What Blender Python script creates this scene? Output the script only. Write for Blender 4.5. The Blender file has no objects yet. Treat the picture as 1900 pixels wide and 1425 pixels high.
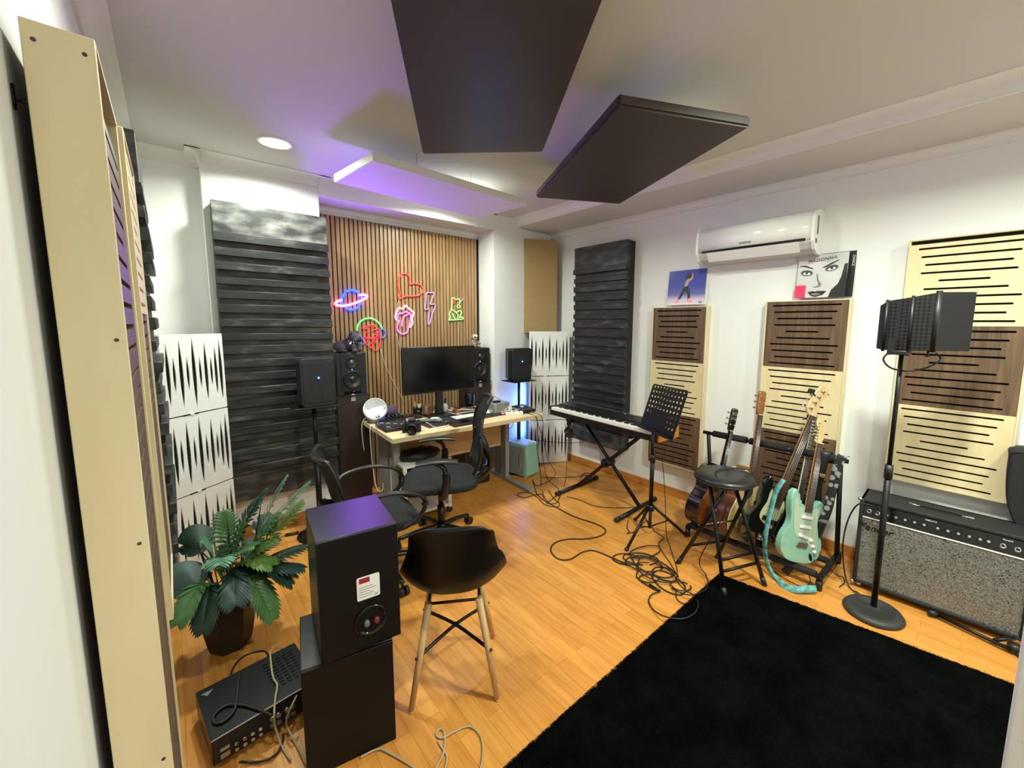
import bpy, bmesh, math, random
from mathutils import Vector, Matrix, noise
PI = math.pi
SC = bpy.context.scene
COL = SC.collection
random.seed(7)
V = Vector

# ------------------------------------------------------------------ materials
def lin(h):
    if isinstance(h, str):
        h = h.lstrip('#'); c = [int(h[i:i+2], 16) / 255 for i in (0, 2, 4)]
    else:
        c = list(h)
    return [(x / 12.92 if x <= .04045 else ((x + .055) / 1.055) ** 2.4) for x in c] + [1]

def newmat(name):
    m = bpy.data.materials.new(name); m.use_nodes = True
    nt = m.node_tree; b = nt.nodes['Principled BSDF']
    return m, nt, b

def ramp(nt, stops, interp='LINEAR'):
    r = nt.nodes.new('ShaderNodeValToRGB'); r.color_ramp.interpolation = interp
    els = r.color_ramp.elements
    while len(els) < len(stops): els.new(.5)
    for e, (p, c) in zip(els, stops):
        e.position = p; e.color = lin(c) if isinstance(c, (str, tuple)) else c
    return r

def coords(nt, scale=(1, 1, 1), rot=(0, 0, 0), kind='Object'):
    t = nt.nodes.new('ShaderNodeTexCoord'); mp = nt.nodes.new('ShaderNodeMapping')
    mp.inputs['Scale'].default_value = scale; mp.inputs['Rotation'].default_value = rot
    nt.links.new(t.outputs[kind], mp.inputs['Vector'])
    return mp

def mat(name, col, rough=.5, metal=0, var=0.0, vscale=8, bump=0.0, bscale=60, spec=.5, coat=0, stretch=(1, 1, 1), trans=0, sheen=0):
    m, nt, b = newmat(name)
    b.inputs['Base Color'].default_value = lin(col)
    b.inputs['Roughness'].default_value = rough
    b.inputs['Metallic'].default_value = metal
    b.inputs['Specular IOR Level'].default_value = spec
    b.inputs['Coat Weight'].default_value = coat
    b.inputs['Transmission Weight'].default_value = trans
    b.inputs['Sheen Weight'].default_value = sheen
    if var or bump:
        mp = coords(nt, stretch)
    if var:
        n = nt.nodes.new('ShaderNodeTexNoise'); n.inputs['Scale'].default_value = vscale; n.inputs['Detail'].default_value = 4
        nt.links.new(mp.outputs[0], n.inputs['Vector'])
        c = lin(col); lo = [max(0, x * (1 - var)) for x in c[:3]] + [1]; hi = [min(1, x * (1 + var)) for x in c[:3]] + [1]
        r = ramp(nt, [(.3, lo), (.7, hi)]); nt.links.new(n.outputs['Fac'], r.inputs[0]); nt.links.new(r.outputs[0], b.inputs['Base Color'])
    if bump:
        n2 = nt.nodes.new('ShaderNodeTexNoise'); n2.inputs['Scale'].default_value = bscale; n2.inputs['Detail'].default_value = 3
        nt.links.new(mp.outputs[0], n2.inputs['Vector'])
        bp = nt.nodes.new('ShaderNodeBump'); bp.inputs['Strength'].default_value = bump; bp.inputs['Distance'].default_value = .01
        nt.links.new(n2.outputs['Fac'], bp.inputs['Height']); nt.links.new(bp.outputs[0], b.inputs['Normal'])
    return m

def glow(name, col, strength, base=None):
    m, nt, b = newmat(name)
    b.inputs['Base Color'].default_value = lin(base or col)
    b.inputs['Emission Color'].default_value = lin(col); b.inputs['Emission Strength'].default_value = strength
    b.inputs['Roughness'].default_value = .4
    return m

def woodmat(name, dark, light, rough=.45, scale=(3, 3, 30), det=6, rot=(0, 0, 0), bump=.05, coat=0):
    """grain: noise stretched along one object axis (the axis with the small scale)"""
    m, nt, b = newmat(name); mp = coords(nt, scale, rot)
    n = nt.nodes.new('ShaderNodeTexNoise'); n.inputs['Scale'].default_value = 2.2; n.inputs['Detail'].default_value = det; n.inputs['Distortion'].default_value = .4
    nt.links.new(mp.outputs[0], n.inputs['Vector'])
    r = ramp(nt, [(.28, dark), (.72, light)]); nt.links.new(n.outputs['Fac'], r.inputs[0]); nt.links.new(r.outputs[0], b.inputs['Base Color'])
    b.inputs['Roughness'].default_value = rough; b.inputs['Coat Weight'].default_value = coat
    bp = nt.nodes.new('ShaderNodeBump'); bp.inputs['Strength'].default_value = bump; bp.inputs['Distance'].default_value = .004
    nt.links.new(n.outputs['Fac'], bp.inputs['Height']); nt.links.new(bp.outputs[0], b.inputs['Normal'])
    return m

# ------------------------------------------------------------------ mesh builder
def frame(d, up=V((0, 0, 1))):
    d = V(d).normalized(); up = V(up)
    if abs(d.dot(up)) > .98: up = V((1, 0, 0))
    s = d.cross(up).normalized(); u = s.cross(d).normalized()
    return s, u, d

def catmull(pts, n=6, closed=False):
    P = [V(p) for p in pts]; out = []
    m = len(P)
    if m < 3 and not closed: return P
    rng = range(m) if closed else range(m - 1)
    for i in rng:
        a, b, c, d = (P[(i - 1) % m], P[i], P[(i + 1) % m], P[(i + 2) % m]) if closed else (P[max(i - 1, 0)], P[i], P[i + 1], P[min(i + 2, m - 1)])
        for k in range(n):
            t = k / n
            out.append(.5 * ((2 * b) + (c - a) * t + (2 * a - 5 * b + 4 * c - d) * t * t + (3 * b - a - 3 * c + d) * t ** 3))
    if not closed: out.append(P[-1])
    return out

class MB:
    def __init__(self): self.bm = bmesh.new(); self.smooth_from = []
    def _m(self, faces, mi):
        for f in faces: f.material_index = mi
    def box(self, c, s, mi=0, R=None, bev=0, seg=2):
        bm = self.bm; hx, hy, hz = s[0] / 2, s[1] / 2, s[2] / 2
        M = Matrix.Translation(V(c)) @ (R.to_4x4() if R is not None else Matrix.Identity(4))
        g = bmesh.ops.create_cube(bm, size=1, matrix=M @ Matrix.Diagonal((s[0], s[1], s[2], 1)))
        fs = {f for v in g['verts'] for f in v.link_faces}; self._m(fs, mi)
        if bev:
            es = {e for f in fs for e in f.edges}
            r = bmesh.ops.bevel(bm, geom=list(es), offset=min(bev, min(s) * .49), segments=seg, affect='EDGES', profile=.5)
            self._m(r['faces'], mi)
            for f in r['faces']: f.smooth = True
        return self
    def bb(self, lo, hi, mi=0, bev=0, seg=2):
        return self.box([(a + b) / 2 for a, b in zip(lo, hi)], [abs(b - a) for a, b in zip(lo, hi)], mi, None, bev, seg)
    def cyl(self, p0, p1, r0, r1=None, seg=16, mi=0, cap=True, smooth=True):
        r1 = r0 if r1 is None else r1; p0, p1 = V(p0), V(p1); s, u, d = frame(p1 - p0); bm = self.bm
        A = [bm.verts.new(p0 + (s * math.cos(2 * PI * i / seg) + u * math.sin(2 * PI * i / seg)) * r0) for i in range(seg)]
        B = [bm.verts.new(p1 + (s * math.cos(2 * PI * i / seg) + u * math.sin(2 * PI * i / seg)) * r1) for i in range(seg)]
        for i in range(seg):
            j = (i + 1) % seg; f = bm.faces.new((A[i], A[j], B[j], B[i])); f.material_index = mi; f.smooth = smooth
        if cap:
            f = bm.faces.new(A[::-1]); f.material_index = mi
            f = bm.faces.new(B); f.material_index = mi
        return self
    def tube(self, pts, r, seg=8, mi=0, n=6, sm=True, closed=False, flat=None, up=(0, 0, 1), cap=True):
        P = catmull(pts, n, closed) if sm else [V(p) for p in pts]
        bm = self.bm; N = len(P); rings = []; pu = V(up)
        for i, p in enumerate(P):
            if closed: d = P[(i + 1) % N] - P[i - 1]
            else: d = P[min(i + 1, N - 1)] - P[max(i - 1, 0)]
            if d.length < 1e-9: d = V((0, 0, 1))
            s, u, d = frame(d, pu); 
            if flat is None: pu = u
            rr = r(i / max(1, N - 1)) if callable(r) else r
            a, b = (rr, rr) if flat is None else (rr, rr * flat)
            rings.append([bm.verts.new(p + s * math.cos(2 * PI * k / seg) * a + u * math.sin(2 * PI * k / seg) * b) for k in range(seg)])
        for i in range(N if closed else N - 1):
            A, B = rings[i], rings[(i + 1) % N]
            off = 0
            if closed and i == N - 1:
                off = min(range(seg), key=lambda o: (A[0].co - B[o].co).length)
            for k in range(seg):
                f = bm.faces.new((A[k], A[(k + 1) % seg], B[(k + 1 + off) % seg], B[(k + off) % seg])); f.smooth = True; f.material_index = mi
        if cap and not closed:
            f = bm.faces.new(rings[0][::-1]); f.material_index = mi
            f = bm.faces.new(rings[-1]); f.material_index = mi
        return self
    def ball(self, c, r, mi=0, seg=16, rings=10, s=(1, 1, 1), R=None):
        M = Matrix.Translation(V(c)) @ (R.to_4x4() if R is not None else Matrix.Identity(4)) @ Matrix.Diagonal((s[0], s[1], s[2], 1))
        g = bmesh.ops.create_uvsphere(self.bm, u_segments=seg, v_segments=rings, radius=r, matrix=M)
        for f in {f for v in g['verts'] for f in v.link_faces}: f.smooth = True; f.material_index = mi
        return self
    def lathe(self, prof, c=(0, 0, 0), d=(0, 0, 1), seg=24, mi=0, smooth=True):
        s, u, d = frame(d); c = V(c); bm = self.bm; rings = []
        for r, z in prof:
            if r < 1e-6: rings.append([bm.verts.new(c + d * z)])
            else: rings.append([bm.verts.new(c + d * z + (s * math.cos(2 * PI * k / seg) + u * math.sin(2 * PI * k / seg)) * r) for k in range(seg)])
        for A, B in zip(rings, rings[1:]):
            for k in range(seg):
                j = (k + 1) % seg
                if len(A) == 1 and len(B) == 1: continue
                if len(A) == 1: f = bm.faces.new((A[0], B[k], B[j]))
                elif len(B) == 1: f = bm.faces.new((A[k], B[0], A[j]))
                else: f = bm.faces.new((A[k], B[k], B[j], A[j]))
                f.smooth = smooth; f.material_index = mi
        return self
    def prism(self, poly, d0, d1, M=None, mi=0, mside=None, bev=0, smooth_side=False):
        """poly: list of (u,v); extruded along local w from d0 to d1; M maps (u,v,w) to the mesh space"""
        M = M or Matrix.Identity(4); bm = self.bm
        A = [bm.verts.new(M @ V((u, v, d0))) for u, v in poly]; B = [bm.verts.new(M @ V((u, v, d1))) for u, v in poly]
        f0 = bm.faces.new(A[::-1]); f1 = bm.faces.new(B); f0.material_index = f1.material_index = mi
        sd = []
        for i in range(len(A)):
            j = (i + 1) % len(A); f = bm.faces.new((A[i], A[j], B[j], B[i])); f.material_index = mi if mside is None else mside; f.smooth = smooth_side; sd.append(f)
        if bev:
            es = set(f0.edges) | set(f1.edges)
            r = bmesh.ops.bevel(bm, geom=list(es), offset=bev, segments=2, affect='EDGES', profile=.5)
            for f in r['faces']: f.smooth = True; f.material_index = mi if mside is None else mside
        return self
    def quad(self, a, b, c, d, mi=0):
        f = self.bm.faces.new([self.bm.verts.new(V(p)) for p in (a, b, c, d)]); f.material_index = mi; return self
    def grid(self, fn, nu, nv, mi=0, smooth=True, thick=0):
        """surface fn(u,v)->point for u,v in 0..1; thick: closed shell along the normal"""
        bm = self.bm; P = [[V(fn(i / nu, j / nv)) for j in range(nv + 1)] for i in range(nu + 1)]
        def nrm(i, j):
            a = P[min(i + 1, nu)][j] - P[max(i - 1, 0)][j]; b = P[i][min(j + 1, nv)] - P[i][max(j - 1, 0)]
            n = a.cross(b); return n.normalized() if n.length > 1e-12 else V((0, 0, 1))
        top = [[bm.verts.new(P[i][j]) for j in range(nv + 1)] for i in range(nu + 1)]
        def F(*v):
            try:
                f = bm.faces.new(v); f.smooth = smooth; f.material_index = mi
            except ValueError: pass
        for i in range(nu):
            for j in range(nv): F(top[i][j], top[i + 1][j], top[i + 1][j + 1], top[i][j + 1])
        if thick:
            bot = [[bm.verts.new(P[i][j] - nrm(i, j) * thick) for j in range(nv + 1)] for i in range(nu + 1)]
            for i in range(nu):
                for j in range(nv): F(bot[i][j], bot[i][j + 1], bot[i + 1][j + 1], bot[i + 1][j])
            for i in range(nu):
                F(top[i][0], bot[i][0], bot[i + 1][0], top[i + 1][0]); F(top[i][nv], top[i + 1][nv], bot[i + 1][nv], bot[i][nv])
            for j in range(nv):
                F(top[0][j], top[0][j + 1], bot[0][j + 1], bot[0][j]); F(top[nu][j], bot[nu][j], bot[nu][j + 1], top[nu][j + 1])
        return self
    def xform(self, M):
        self.bm.transform(M); return self
    def build(self, name, mats, parent=None, loc=None, rz=0, M=None, sub=0, wn=False):
        bm = self.bm
        bmesh.ops.recalc_face_normals(bm, faces=bm.faces)
        me = bpy.data.meshes.new(name); bm.to_mesh(me); bm.free()
        return link(name, me, mats, parent, loc, rz, M, sub)

def link(name, me, mats, parent=None, loc=None, rz=0, M=None, sub=0):
    for m in (mats if isinstance(mats, (list, tuple)) else [mats]): me.materials.append(m)
    o = bpy.data.objects.new(name, me); COL.objects.link(o)
    if parent is not None: o.parent = parent
    if M is not None: o.matrix_basis = M
    elif loc is not None or rz:
        o.location = loc or (0, 0, 0); o.rotation_euler = (0, 0, rz)
    if sub:
        s = o.modifiers.new('s', 'SUBSURF'); s.levels = s.render_levels = sub
    return o

def flatmesh(outer, holes, depth, bevel=0):
    """a plate (2-D outline with real holes) as mesh data in the XY plane, thickness depth centred on z=0"""
    cu = bpy.data.curves.new('c', 'CURVE'); cu.dimensions = '2D'; cu.fill_mode = 'BOTH'; cu.extrude = depth / 2; cu.bevel_depth = bevel; cu.bevel_resolution = 1
    for poly in [outer] + list(holes):
        sp = cu.splines.new('POLY'); sp.points.add(len(poly) - 1); sp.use_cyclic_u = True
        for p, q in zip(sp.points, poly): p.co = (q[0], q[1], 0, 1)
    o = bpy.data.objects.new('c', cu); COL.objects.link(o)
    dg = bpy.context.evaluated_depsgraph_get(); dg.update()
    me = bpy.data.meshes.new_from_object(o.evaluated_get(dg))
    bpy.data.objects.remove(o); bpy.data.curves.remove(cu)
    return me

def textmesh(s, size, depth=.0004, align='CENTER', shear=0, spacing=1.0):
    cu = bpy.data.curves.new('t', 'FONT'); cu.body = s; cu.size = size; cu.extrude = depth; cu.align_x = align; cu.align_y = 'CENTER'; cu.shear = shear; cu.space_character = spacing
    o = bpy.data.objects.new('t', cu); COL.objects.link(o)
    dg = bpy.context.evaluated_depsgraph_get(); dg.update()
    me = bpy.data.meshes.new_from_object(o.evaluated_get(dg))
    bpy.data.objects.remove(o); bpy.data.curves.remove(cu)
    return me

def slot(u0, u1, v, h, n=5):
    r = h / 2
    return [(u1 - r + r * math.sin(PI * k / n), v - r * math.cos(PI * k / n)) for k in range(n + 1)] + [(u0 + r - r * math.sin(PI * k / n), v + r * math.cos(PI * k / n)) for k in range(n + 1)]

def circ(cx, cy, rx, ry=None, n=20, a0=0):
    ry = rx if ry is None else ry
    return [(cx + rx * math.cos(a0 + 2 * PI * k / n), cy + ry * math.sin(a0 + 2 * PI * k / n)) for k in range(n)]

def rrect(w, h, r, n=4, cx=0, cy=0):
    out = []
    for sx, sy, a in ((1, -1, -PI / 2), (1, 1, 0), (-1, 1, PI / 2), (-1, -1, PI)):
        for k in range(n + 1):
            t = a + PI / 2 * k / n; out.append((cx + sx * (w / 2 - r) + r * math.cos(t), cy + sy * (h / 2 - r) + r * math.sin(t)))
    return out

def basis(o, x, y, z):
    """matrix whose columns are the given axes and origin"""
    x, y, z, o = V(x), V(y), V(z), V(o)
    return Matrix(((x.x, y.x, z.x, o.x), (x.y, y.y, z.y, o.y), (x.z, y.z, z.z, o.z), (0, 0, 0, 1)))

def tag(o, label=None, cat=None, group=None, kind=None):
    if label: o['label'] = label
    if cat: o['category'] = cat
    if group: o['group'] = group
    if kind: o['kind'] = kind
    return o

def thing(name, label, cat, loc=(0, 0, 0), rz=0, group=None, M=None):
    o = bpy.data.objects.new(name, None); COL.objects.link(o); o.empty_display_size = .05
    if M is not None: o.matrix_basis = M
    else: o.location = loc; o.rotation_euler = (0, 0, rz)
    return tag(o, label, cat, group)

def kids(o): return [c for c in bpy.data.objects if c.parent == o]
def dup(root, label, loc=None, rz=None, M=None, group=None):
    def cp(o, par):
        c = o.copy(); COL.objects.link(c)
        if par is not None: c.parent = par
        for k in kids(o): cp(k, c)
        return c
    r = cp(root, None)
    if M is not None: r.matrix_basis = M
    else:
        if loc is not None: r.location = loc
        if rz is not None: r.rotation_euler = (0, 0, rz)
    r['label'] = label
    if group: r['group'] = group
    return r

def struct(name, mb, m): return tag(mb.build(name, m), kind='structure')
def solo(name, mb, m, label, cat, group=None, **k): return tag(mb.build(name, m, **k), label, cat, group)
def RX(a): return Matrix.Rotation(a, 4, 'X')
def RY(a): return Matrix.Rotation(a, 4, 'Y')
def RZ(a): return Matrix.Rotation(a, 4, 'Z')
def T(x, y, z): return Matrix.Translation((x, y, z))
# ------------------------------------------------------------------ palette
M_wall = mat('white_wall_paint', '#e9e9e6', .75, bump=.03, bscale=180)
M_ceil = mat('ceiling_paint', '#cfcdca', .8, bump=.02, bscale=120)
M_trim = mat('cornice_paint', '#e6e5e0', .6)
M_door = mat('door_paint', '#dcd8d6', .45)
M_base = woodmat('baseboard_laminate', '#a8692c', '#c4833f', .35, (6, 1.2, 14))
M_maple = woodmat('maple_veneer', '#d6c193', '#e4d3aa', .5, (9, 1.6, 9), 3, bump=.02)
M_pine = woodmat('pale_plywood', '#d2c29c', '#dccca8', .55, (5, 5, 1.2), 3, bump=.02)
M_walnut = woodmat('walnut_veneer', '#4a3626', '#755a42', .55, (22, 1.3, 22), 5, bump=.03)
M_felt = mat('black_felt', '#1b1a19', .95)
M_black = mat('black_plastic', '#141416', .42)
M_blackm = mat('matt_black', '#17171a', .7, bump=.08, bscale=300)
M_gloss = mat('gloss_black', '#0b0b0c', .12)
M_metal = mat('black_metal', '#131315', .38, metal=.4)
M_chrome = mat('chrome', '#c9c9cc', .16, metal=1)
M_steel = mat('brushed_steel', '#a9aaab', .35, metal=1)
M_greysteel = mat('grey_painted_steel', '#8b8c88', .4)
M_white = mat('white_plastic', '#ecece9', .35)
M_whitec = mat('white_cable', '#dcd9cf', .5)
M_cable = mat('black_cable', '#131313', .5)
M_screw = mat('dark_screw', '#4a4438', .4, metal=.6)
M_mdf = mat('mdf_board', '#a68a5c', .8, var=.1, vscale=60)
M_grey = mat('grey_plastic', '#6a6b6d', .5)
M_red = mat('red_plastic', '#a8242c', .4)

def floor_mat():
    m, nt, b = newmat('laminate_floor'); L = nt.links
    mp = coords(nt, (1, 1, 1), (0, 0, PI / 2))
    br = nt.nodes.new('ShaderNodeTexBrick'); br.offset = .37; br.offset_frequency = 2
    br.inputs['Scale'].default_value = 1; br.inputs['Brick Width'].default_value = .42; br.inputs['Row Height'].default_value = .066
    br.inputs['Mortar Size'].default_value = .0009; br.inputs['Mortar Smooth'].default_value = .4; br.inputs['Bias'].default_value = 0
    br.inputs['Color1'].default_value = lin('#d9984a'); br.inputs['Color2'].default_value = lin('#cc883c'); br.inputs['Mortar'].default_value = lin('#9c6228')
    L.new(mp.outputs[0], br.inputs['Vector'])
    mp2 = coords(nt, (26, 2.2, 1)); n = nt.nodes.new('ShaderNodeTexNoise'); n.inputs['Scale'].default_value = 1.6; n.inputs['Detail'].default_value = 6; n.inputs['Distortion'].default_value = .6
    L.new(mp2.outputs[0], n.inputs['Vector'])
    r = ramp(nt, [(.3, (.88, .84, .78)), (.62, (1, 1, 1))]); L.new(n.outputs['Fac'], r.inputs[0])
    mx = nt.nodes.new('ShaderNodeMix'); mx.data_type = 'RGBA'; mx.blend_type = 'MULTIPLY'; mx.inputs[0].default_value = .8
    L.new(br.outputs['Color'], mx.inputs[6]); L.new(r.outputs[0], mx.inputs[7]); L.new(mx.outputs[2], b.inputs['Base Color'])
    b.inputs['Roughness'].default_value = .33; b.inputs['Specular IOR Level'].default_value = .45
    return m
M_floor = floor_mat()

def painted_slats():
    m, nt, b = newmat('charcoal_sprayed_wood'); L = nt.links
    mp = coords(nt, (1.6, 1.6, 6)); n = nt.nodes.new('ShaderNodeTexNoise'); n.inputs['Scale'].default_value = 3.2; n.inputs['Detail'].default_value = 5; n.inputs['Roughness'].default_value = .6
    L.new(mp.outputs[0], n.inputs['Vector'])
    r = ramp(nt, [(.36, '#131315'), (.56, '#262629'), (.74, '#5a5958')]); L.new(n.outputs['Fac'], r.inputs[0])
    mp2 = coords(nt, (2, 2, 5)); n2 = nt.nodes.new('ShaderNodeTexNoise'); n2.inputs['Scale'].default_value = 2.6; n2.inputs['Detail'].default_value = 2
    L.new(mp2.outputs[0], n2.inputs['Vector'])
    r2 = ramp(nt, [(.66, (0, 0, 0)), (.74, (.7, .7, .7))]); L.new(n2.outputs['Fac'], r2.inputs[0])
    mx = nt.nodes.new('ShaderNodeMix'); mx.data_type = 'RGBA'; L.new(r2.outputs[0], mx.inputs[0]); L.new(r.outputs[0], mx.inputs[6]); mx.inputs[7].default_value = lin('#4d352e')
    L.new(mx.outputs[2], b.inputs['Base Color']); b.inputs['Roughness'].default_value = .5
    return m
M_slat = painted_slats()
M_slatd = mat('charcoal_backboard', '#1d1d20', .7, var=.3, vscale=12)
def pale_sheen():
    m, nt, b = newmat('mottled_grey_with_painted_sheen'); L = nt.links
    mp = coords(nt, (2.2, 2, 5)); n = nt.nodes.new('ShaderNodeTexNoise'); n.inputs['Scale'].default_value = 3; n.inputs['Detail'].default_value = 5
    L.new(mp.outputs[0], n.inputs['Vector'])
    r = ramp(nt, [(.36, '#212123'), (.52, '#555554'), (.70, '#868680')]); L.new(n.outputs['Fac'], r.inputs[0]); L.new(r.outputs[0], b.inputs['Base Color']); b.inputs['Roughness'].default_value = .5
    return m
M_pale = pale_sheen()  # mottled grey; the top board's pale sheen is put into the colour
def dim_mottle():
    m, nt, b = newmat('mottled_grey_and_lit_backing'); L = nt.links
    mp = coords(nt, (2.2, 2, 5)); n = nt.nodes.new('ShaderNodeTexNoise'); n.inputs['Scale'].default_value = 3; n.inputs['Detail'].default_value = 5
    L.new(mp.outputs[0], n.inputs['Vector'])
    r = ramp(nt, [(.4, '#222224'), (.55, '#3c3d3b'), (.72, '#62625c')]); L.new(n.outputs['Fac'], r.inputs[0]); L.new(r.outputs[0], b.inputs['Base Color']); b.inputs['Roughness'].default_value = .55
    return m
M_dim = dim_mottle()

# ------------------------------------------------------------------ room shell
XL, XR, YB, YF = -.165, 3.45, 3.975, -1.75
ZC, ZS, ZB = 2.72, 2.645, 2.58
struct('floor', MB().bb((XL - .15, YF - .1, -.1), (XR + .15, YB + .15, 0)), M_floor)
struct('ceiling', MB().bb((XL - .15, YF - .1, ZC), (XR + .15, YB + .15, ZC + .1)), M_ceil)
struct('wall_left', MB().bb((XL - .12, YF, 0), (XL, 3.79, ZC)), M_wall)
struct('wall_right', MB().bb((XR, YF, 0), (XR + .12, YB, ZC)), M_wall)
struct('wall_back', MB().bb((.2, YB, 0), (2.7, YB + .12, ZC)), M_wall)
struct('wall_alcove', MB().bb((XL - .12, 3.79, 0), (.23, 3.91, ZC)), M_wall)
struct('wall_pier', MB().bb((.23, 3.66, 0), (.945, YB, ZC)), M_wall)
struct('wall_column', MB().bb((2.615, 3.66, 0), (XR, YB, ZC)), M_wall)
struct('wall_front', MB().bb((XL - .12, YF - .12, 0), (XR + .12, YF, ZC)), M_wall)
struct('trim_1', MB().bb((2.91, YF, ZS), (XR, 3.66, ZC)), M_ceil)                    # dropped soffit along the right wall
struct('trim_2', MB().bb((.945, 3.66, ZB), (2.615, YB, ZC)), M_ceil)                 # beam over the slatted recess
struct('door_1', MB().bb((1.0, -.75, 0), (1.045, -.068, 2.05), bev=.003), M_door)    # edge of the open white door

def cove(name, p0, p1, n, zl, zh, dep, lip=.012):
    p0, p1, n = V((*p0, 0)), V((*p1, 0)), V((*n, 0)); h = zh - zl
    prof = [(0, zl), (lip, zl), (lip, zl + lip * .8)]
    for k in range(9):
        a = PI / 2 * k / 8; prof.append((dep - .006 - (dep - lip - .006) * math.cos(a), zl + lip * .8 + (h - lip * 1.4) * math.sin(a)))
    prof += [(dep, zh - lip * .5), (dep, zh + .004), (0, zh + .004)]
    mb = MB(); A = [mb.bm.verts.new(p0 + n * u + V((0, 0, z))) for u, z in prof]; B = [mb.bm.verts.new(p1 + n * u + V((0, 0, z))) for u, z in prof]
    for i in range(len(A)):
        j = (i + 1) % len(A); mb.bm.faces.new((A[i], A[j], B[j], B[i]))
    mb.bm.faces.new(A); mb.bm.faces.new(B[::-1])
    struct(name, mb, M_trim)
cove('trim_3', (XL, YF), (XL, 3.79), (1, 0), ZS, ZC, .085)
cove('trim_4', (XL, 3.79), (.23, 3.79), (0, -1), ZS, ZC, .075)
cove('trim_5', (.23, 3.585), (.23, 3.79), (-1, 0), ZS, ZC, .075)
cove('trim_6', (.155, 3.66), (1.02, 3.66), (0, -1), ZS, ZC, .075)
cove('trim_7', (.945, 3.66), (2.615, 3.66), (0, -1), ZB, ZC, .075)
cove('trim_8', (2.54, 3.66), (2.985, 3.66), (0, -1), ZS - .04, ZC, .075)
cove('trim_9', (2.91, YF), (2.91, 3.66), (-1, 0), ZS, ZC, .1)
cove('trim_10', (XR, YF), (XR, 3.66), (-1, 0), ZS - .055, ZS, .05)
cove('trim_11', (.945, YB), (2.615, YB), (0, -1), ZB - .03, ZB, .03)

def base(name, p0, p1, n):
    p0, p1, n = V(p0), V(p1), V(n); lo = [min(a, b, a + c * .014, b + c * .014) for a, b, c in zip(p0, p1, n)]; hi = [max(a, b, a + c * .014, b + c * .014) for a, b, c in zip(p0, p1, n)]
    struct(name, MB().bb((*lo, 0), (*hi, .078), bev=.004), M_base)
base('baseboard_left', (XL, YF), (XL, 3.79), (1, 0))
base('baseboard_alcove', (XL, 3.79), (.23, 3.79), (0, -1))
base('baseboard_pier', (.216, 3.66), (.945, 3.66), (0, -1))
base('baseboard_column', (2.615, 3.66), (XR, 3.66), (0, -1))
base('baseboard_right', (XR, YF), (XR, 3.66), (-1, 0))

# ------------------------------------------------------------------ wall treatments
def face_y(p, rz): return T(*p) @ RZ(rz)
R_RIGHT, R_LEFT = -PI / 2, PI / 2      # local front (-y) turned to face away from the right / left wall

def dark_panel(label, W, H_, t, M, top=.2, bot=.16, n=18, seed=1, pale=True):
    """tall charcoal diffuser: local x across, z up, back on y=0, front towards -y"""
    rnd = random.Random(seed)
    o = thing('slatted_diffuser', label, 'acoustic panel', M=M, group='charcoal slatted diffusers')
    MB().bb((-W / 2, -t, 0), (W / 2, 0, H_), bev=.004).build('backboard', M_slatd, o)
    MB().bb((-W / 2 - .002, -t - .028, H_ - top), (W / 2 + .002, -t + .03, H_ + .002), bev=.003).build('top_board', M_pale if pale else M_dim, o)
    MB().bb((-W / 2 - .002, -t - .024, 0), (W / 2 + .002, -t + .03, bot), bev=.003).build('bottom_board', M_dim, o)
    z0 = bot; step = (H_ - top - bot) / n; s = MB(); q = MB()
    for k in range(n):
        z = z0 + k * step + step * .5; h = step * rnd.uniform(.5, .62); pr = rnd.choice((.03, .036, .044)); ex = rnd.uniform(0, .006)
        s.bb((-W / 2 - .004 - ex, -t - pr, z), (W / 2 + .004 + ex, -t + .012, z + h), bev=.003, seg=1)
        q.bb((-W / 2, -t - .012, z - step * .5), (W / 2, -t + .01, z + .004), seg=1)
    s.build('slats', M_slat, o); q.build('recessed_boards', M_dim if pale else M_slat, o)  # pale panel: lit look of the gaps goes into the recessed boards' colour
    return o
dark_panel('charcoal slatted diffuser with a pale sheen painted into its mottled top on the white pier left of the desk', .69, 2.08, .1, face_y((.61, 3.657, .315), 0), top=.21, seed=3)
dark_panel('charcoal slatted diffuser on the right wall above the keyboard', .69, 2.085, .1, face_y((XR - .002, 2.81, .325), R_RIGHT), top=.23, seed=5, pale=False)
dark_panel('charcoal slatted diffuser seen edge-on on the left wall behind the plant', .69, 2.08, .085, face_y((XL + .003, 2.84, .31), R_LEFT), top=.21, seed=8, pale=False)

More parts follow.
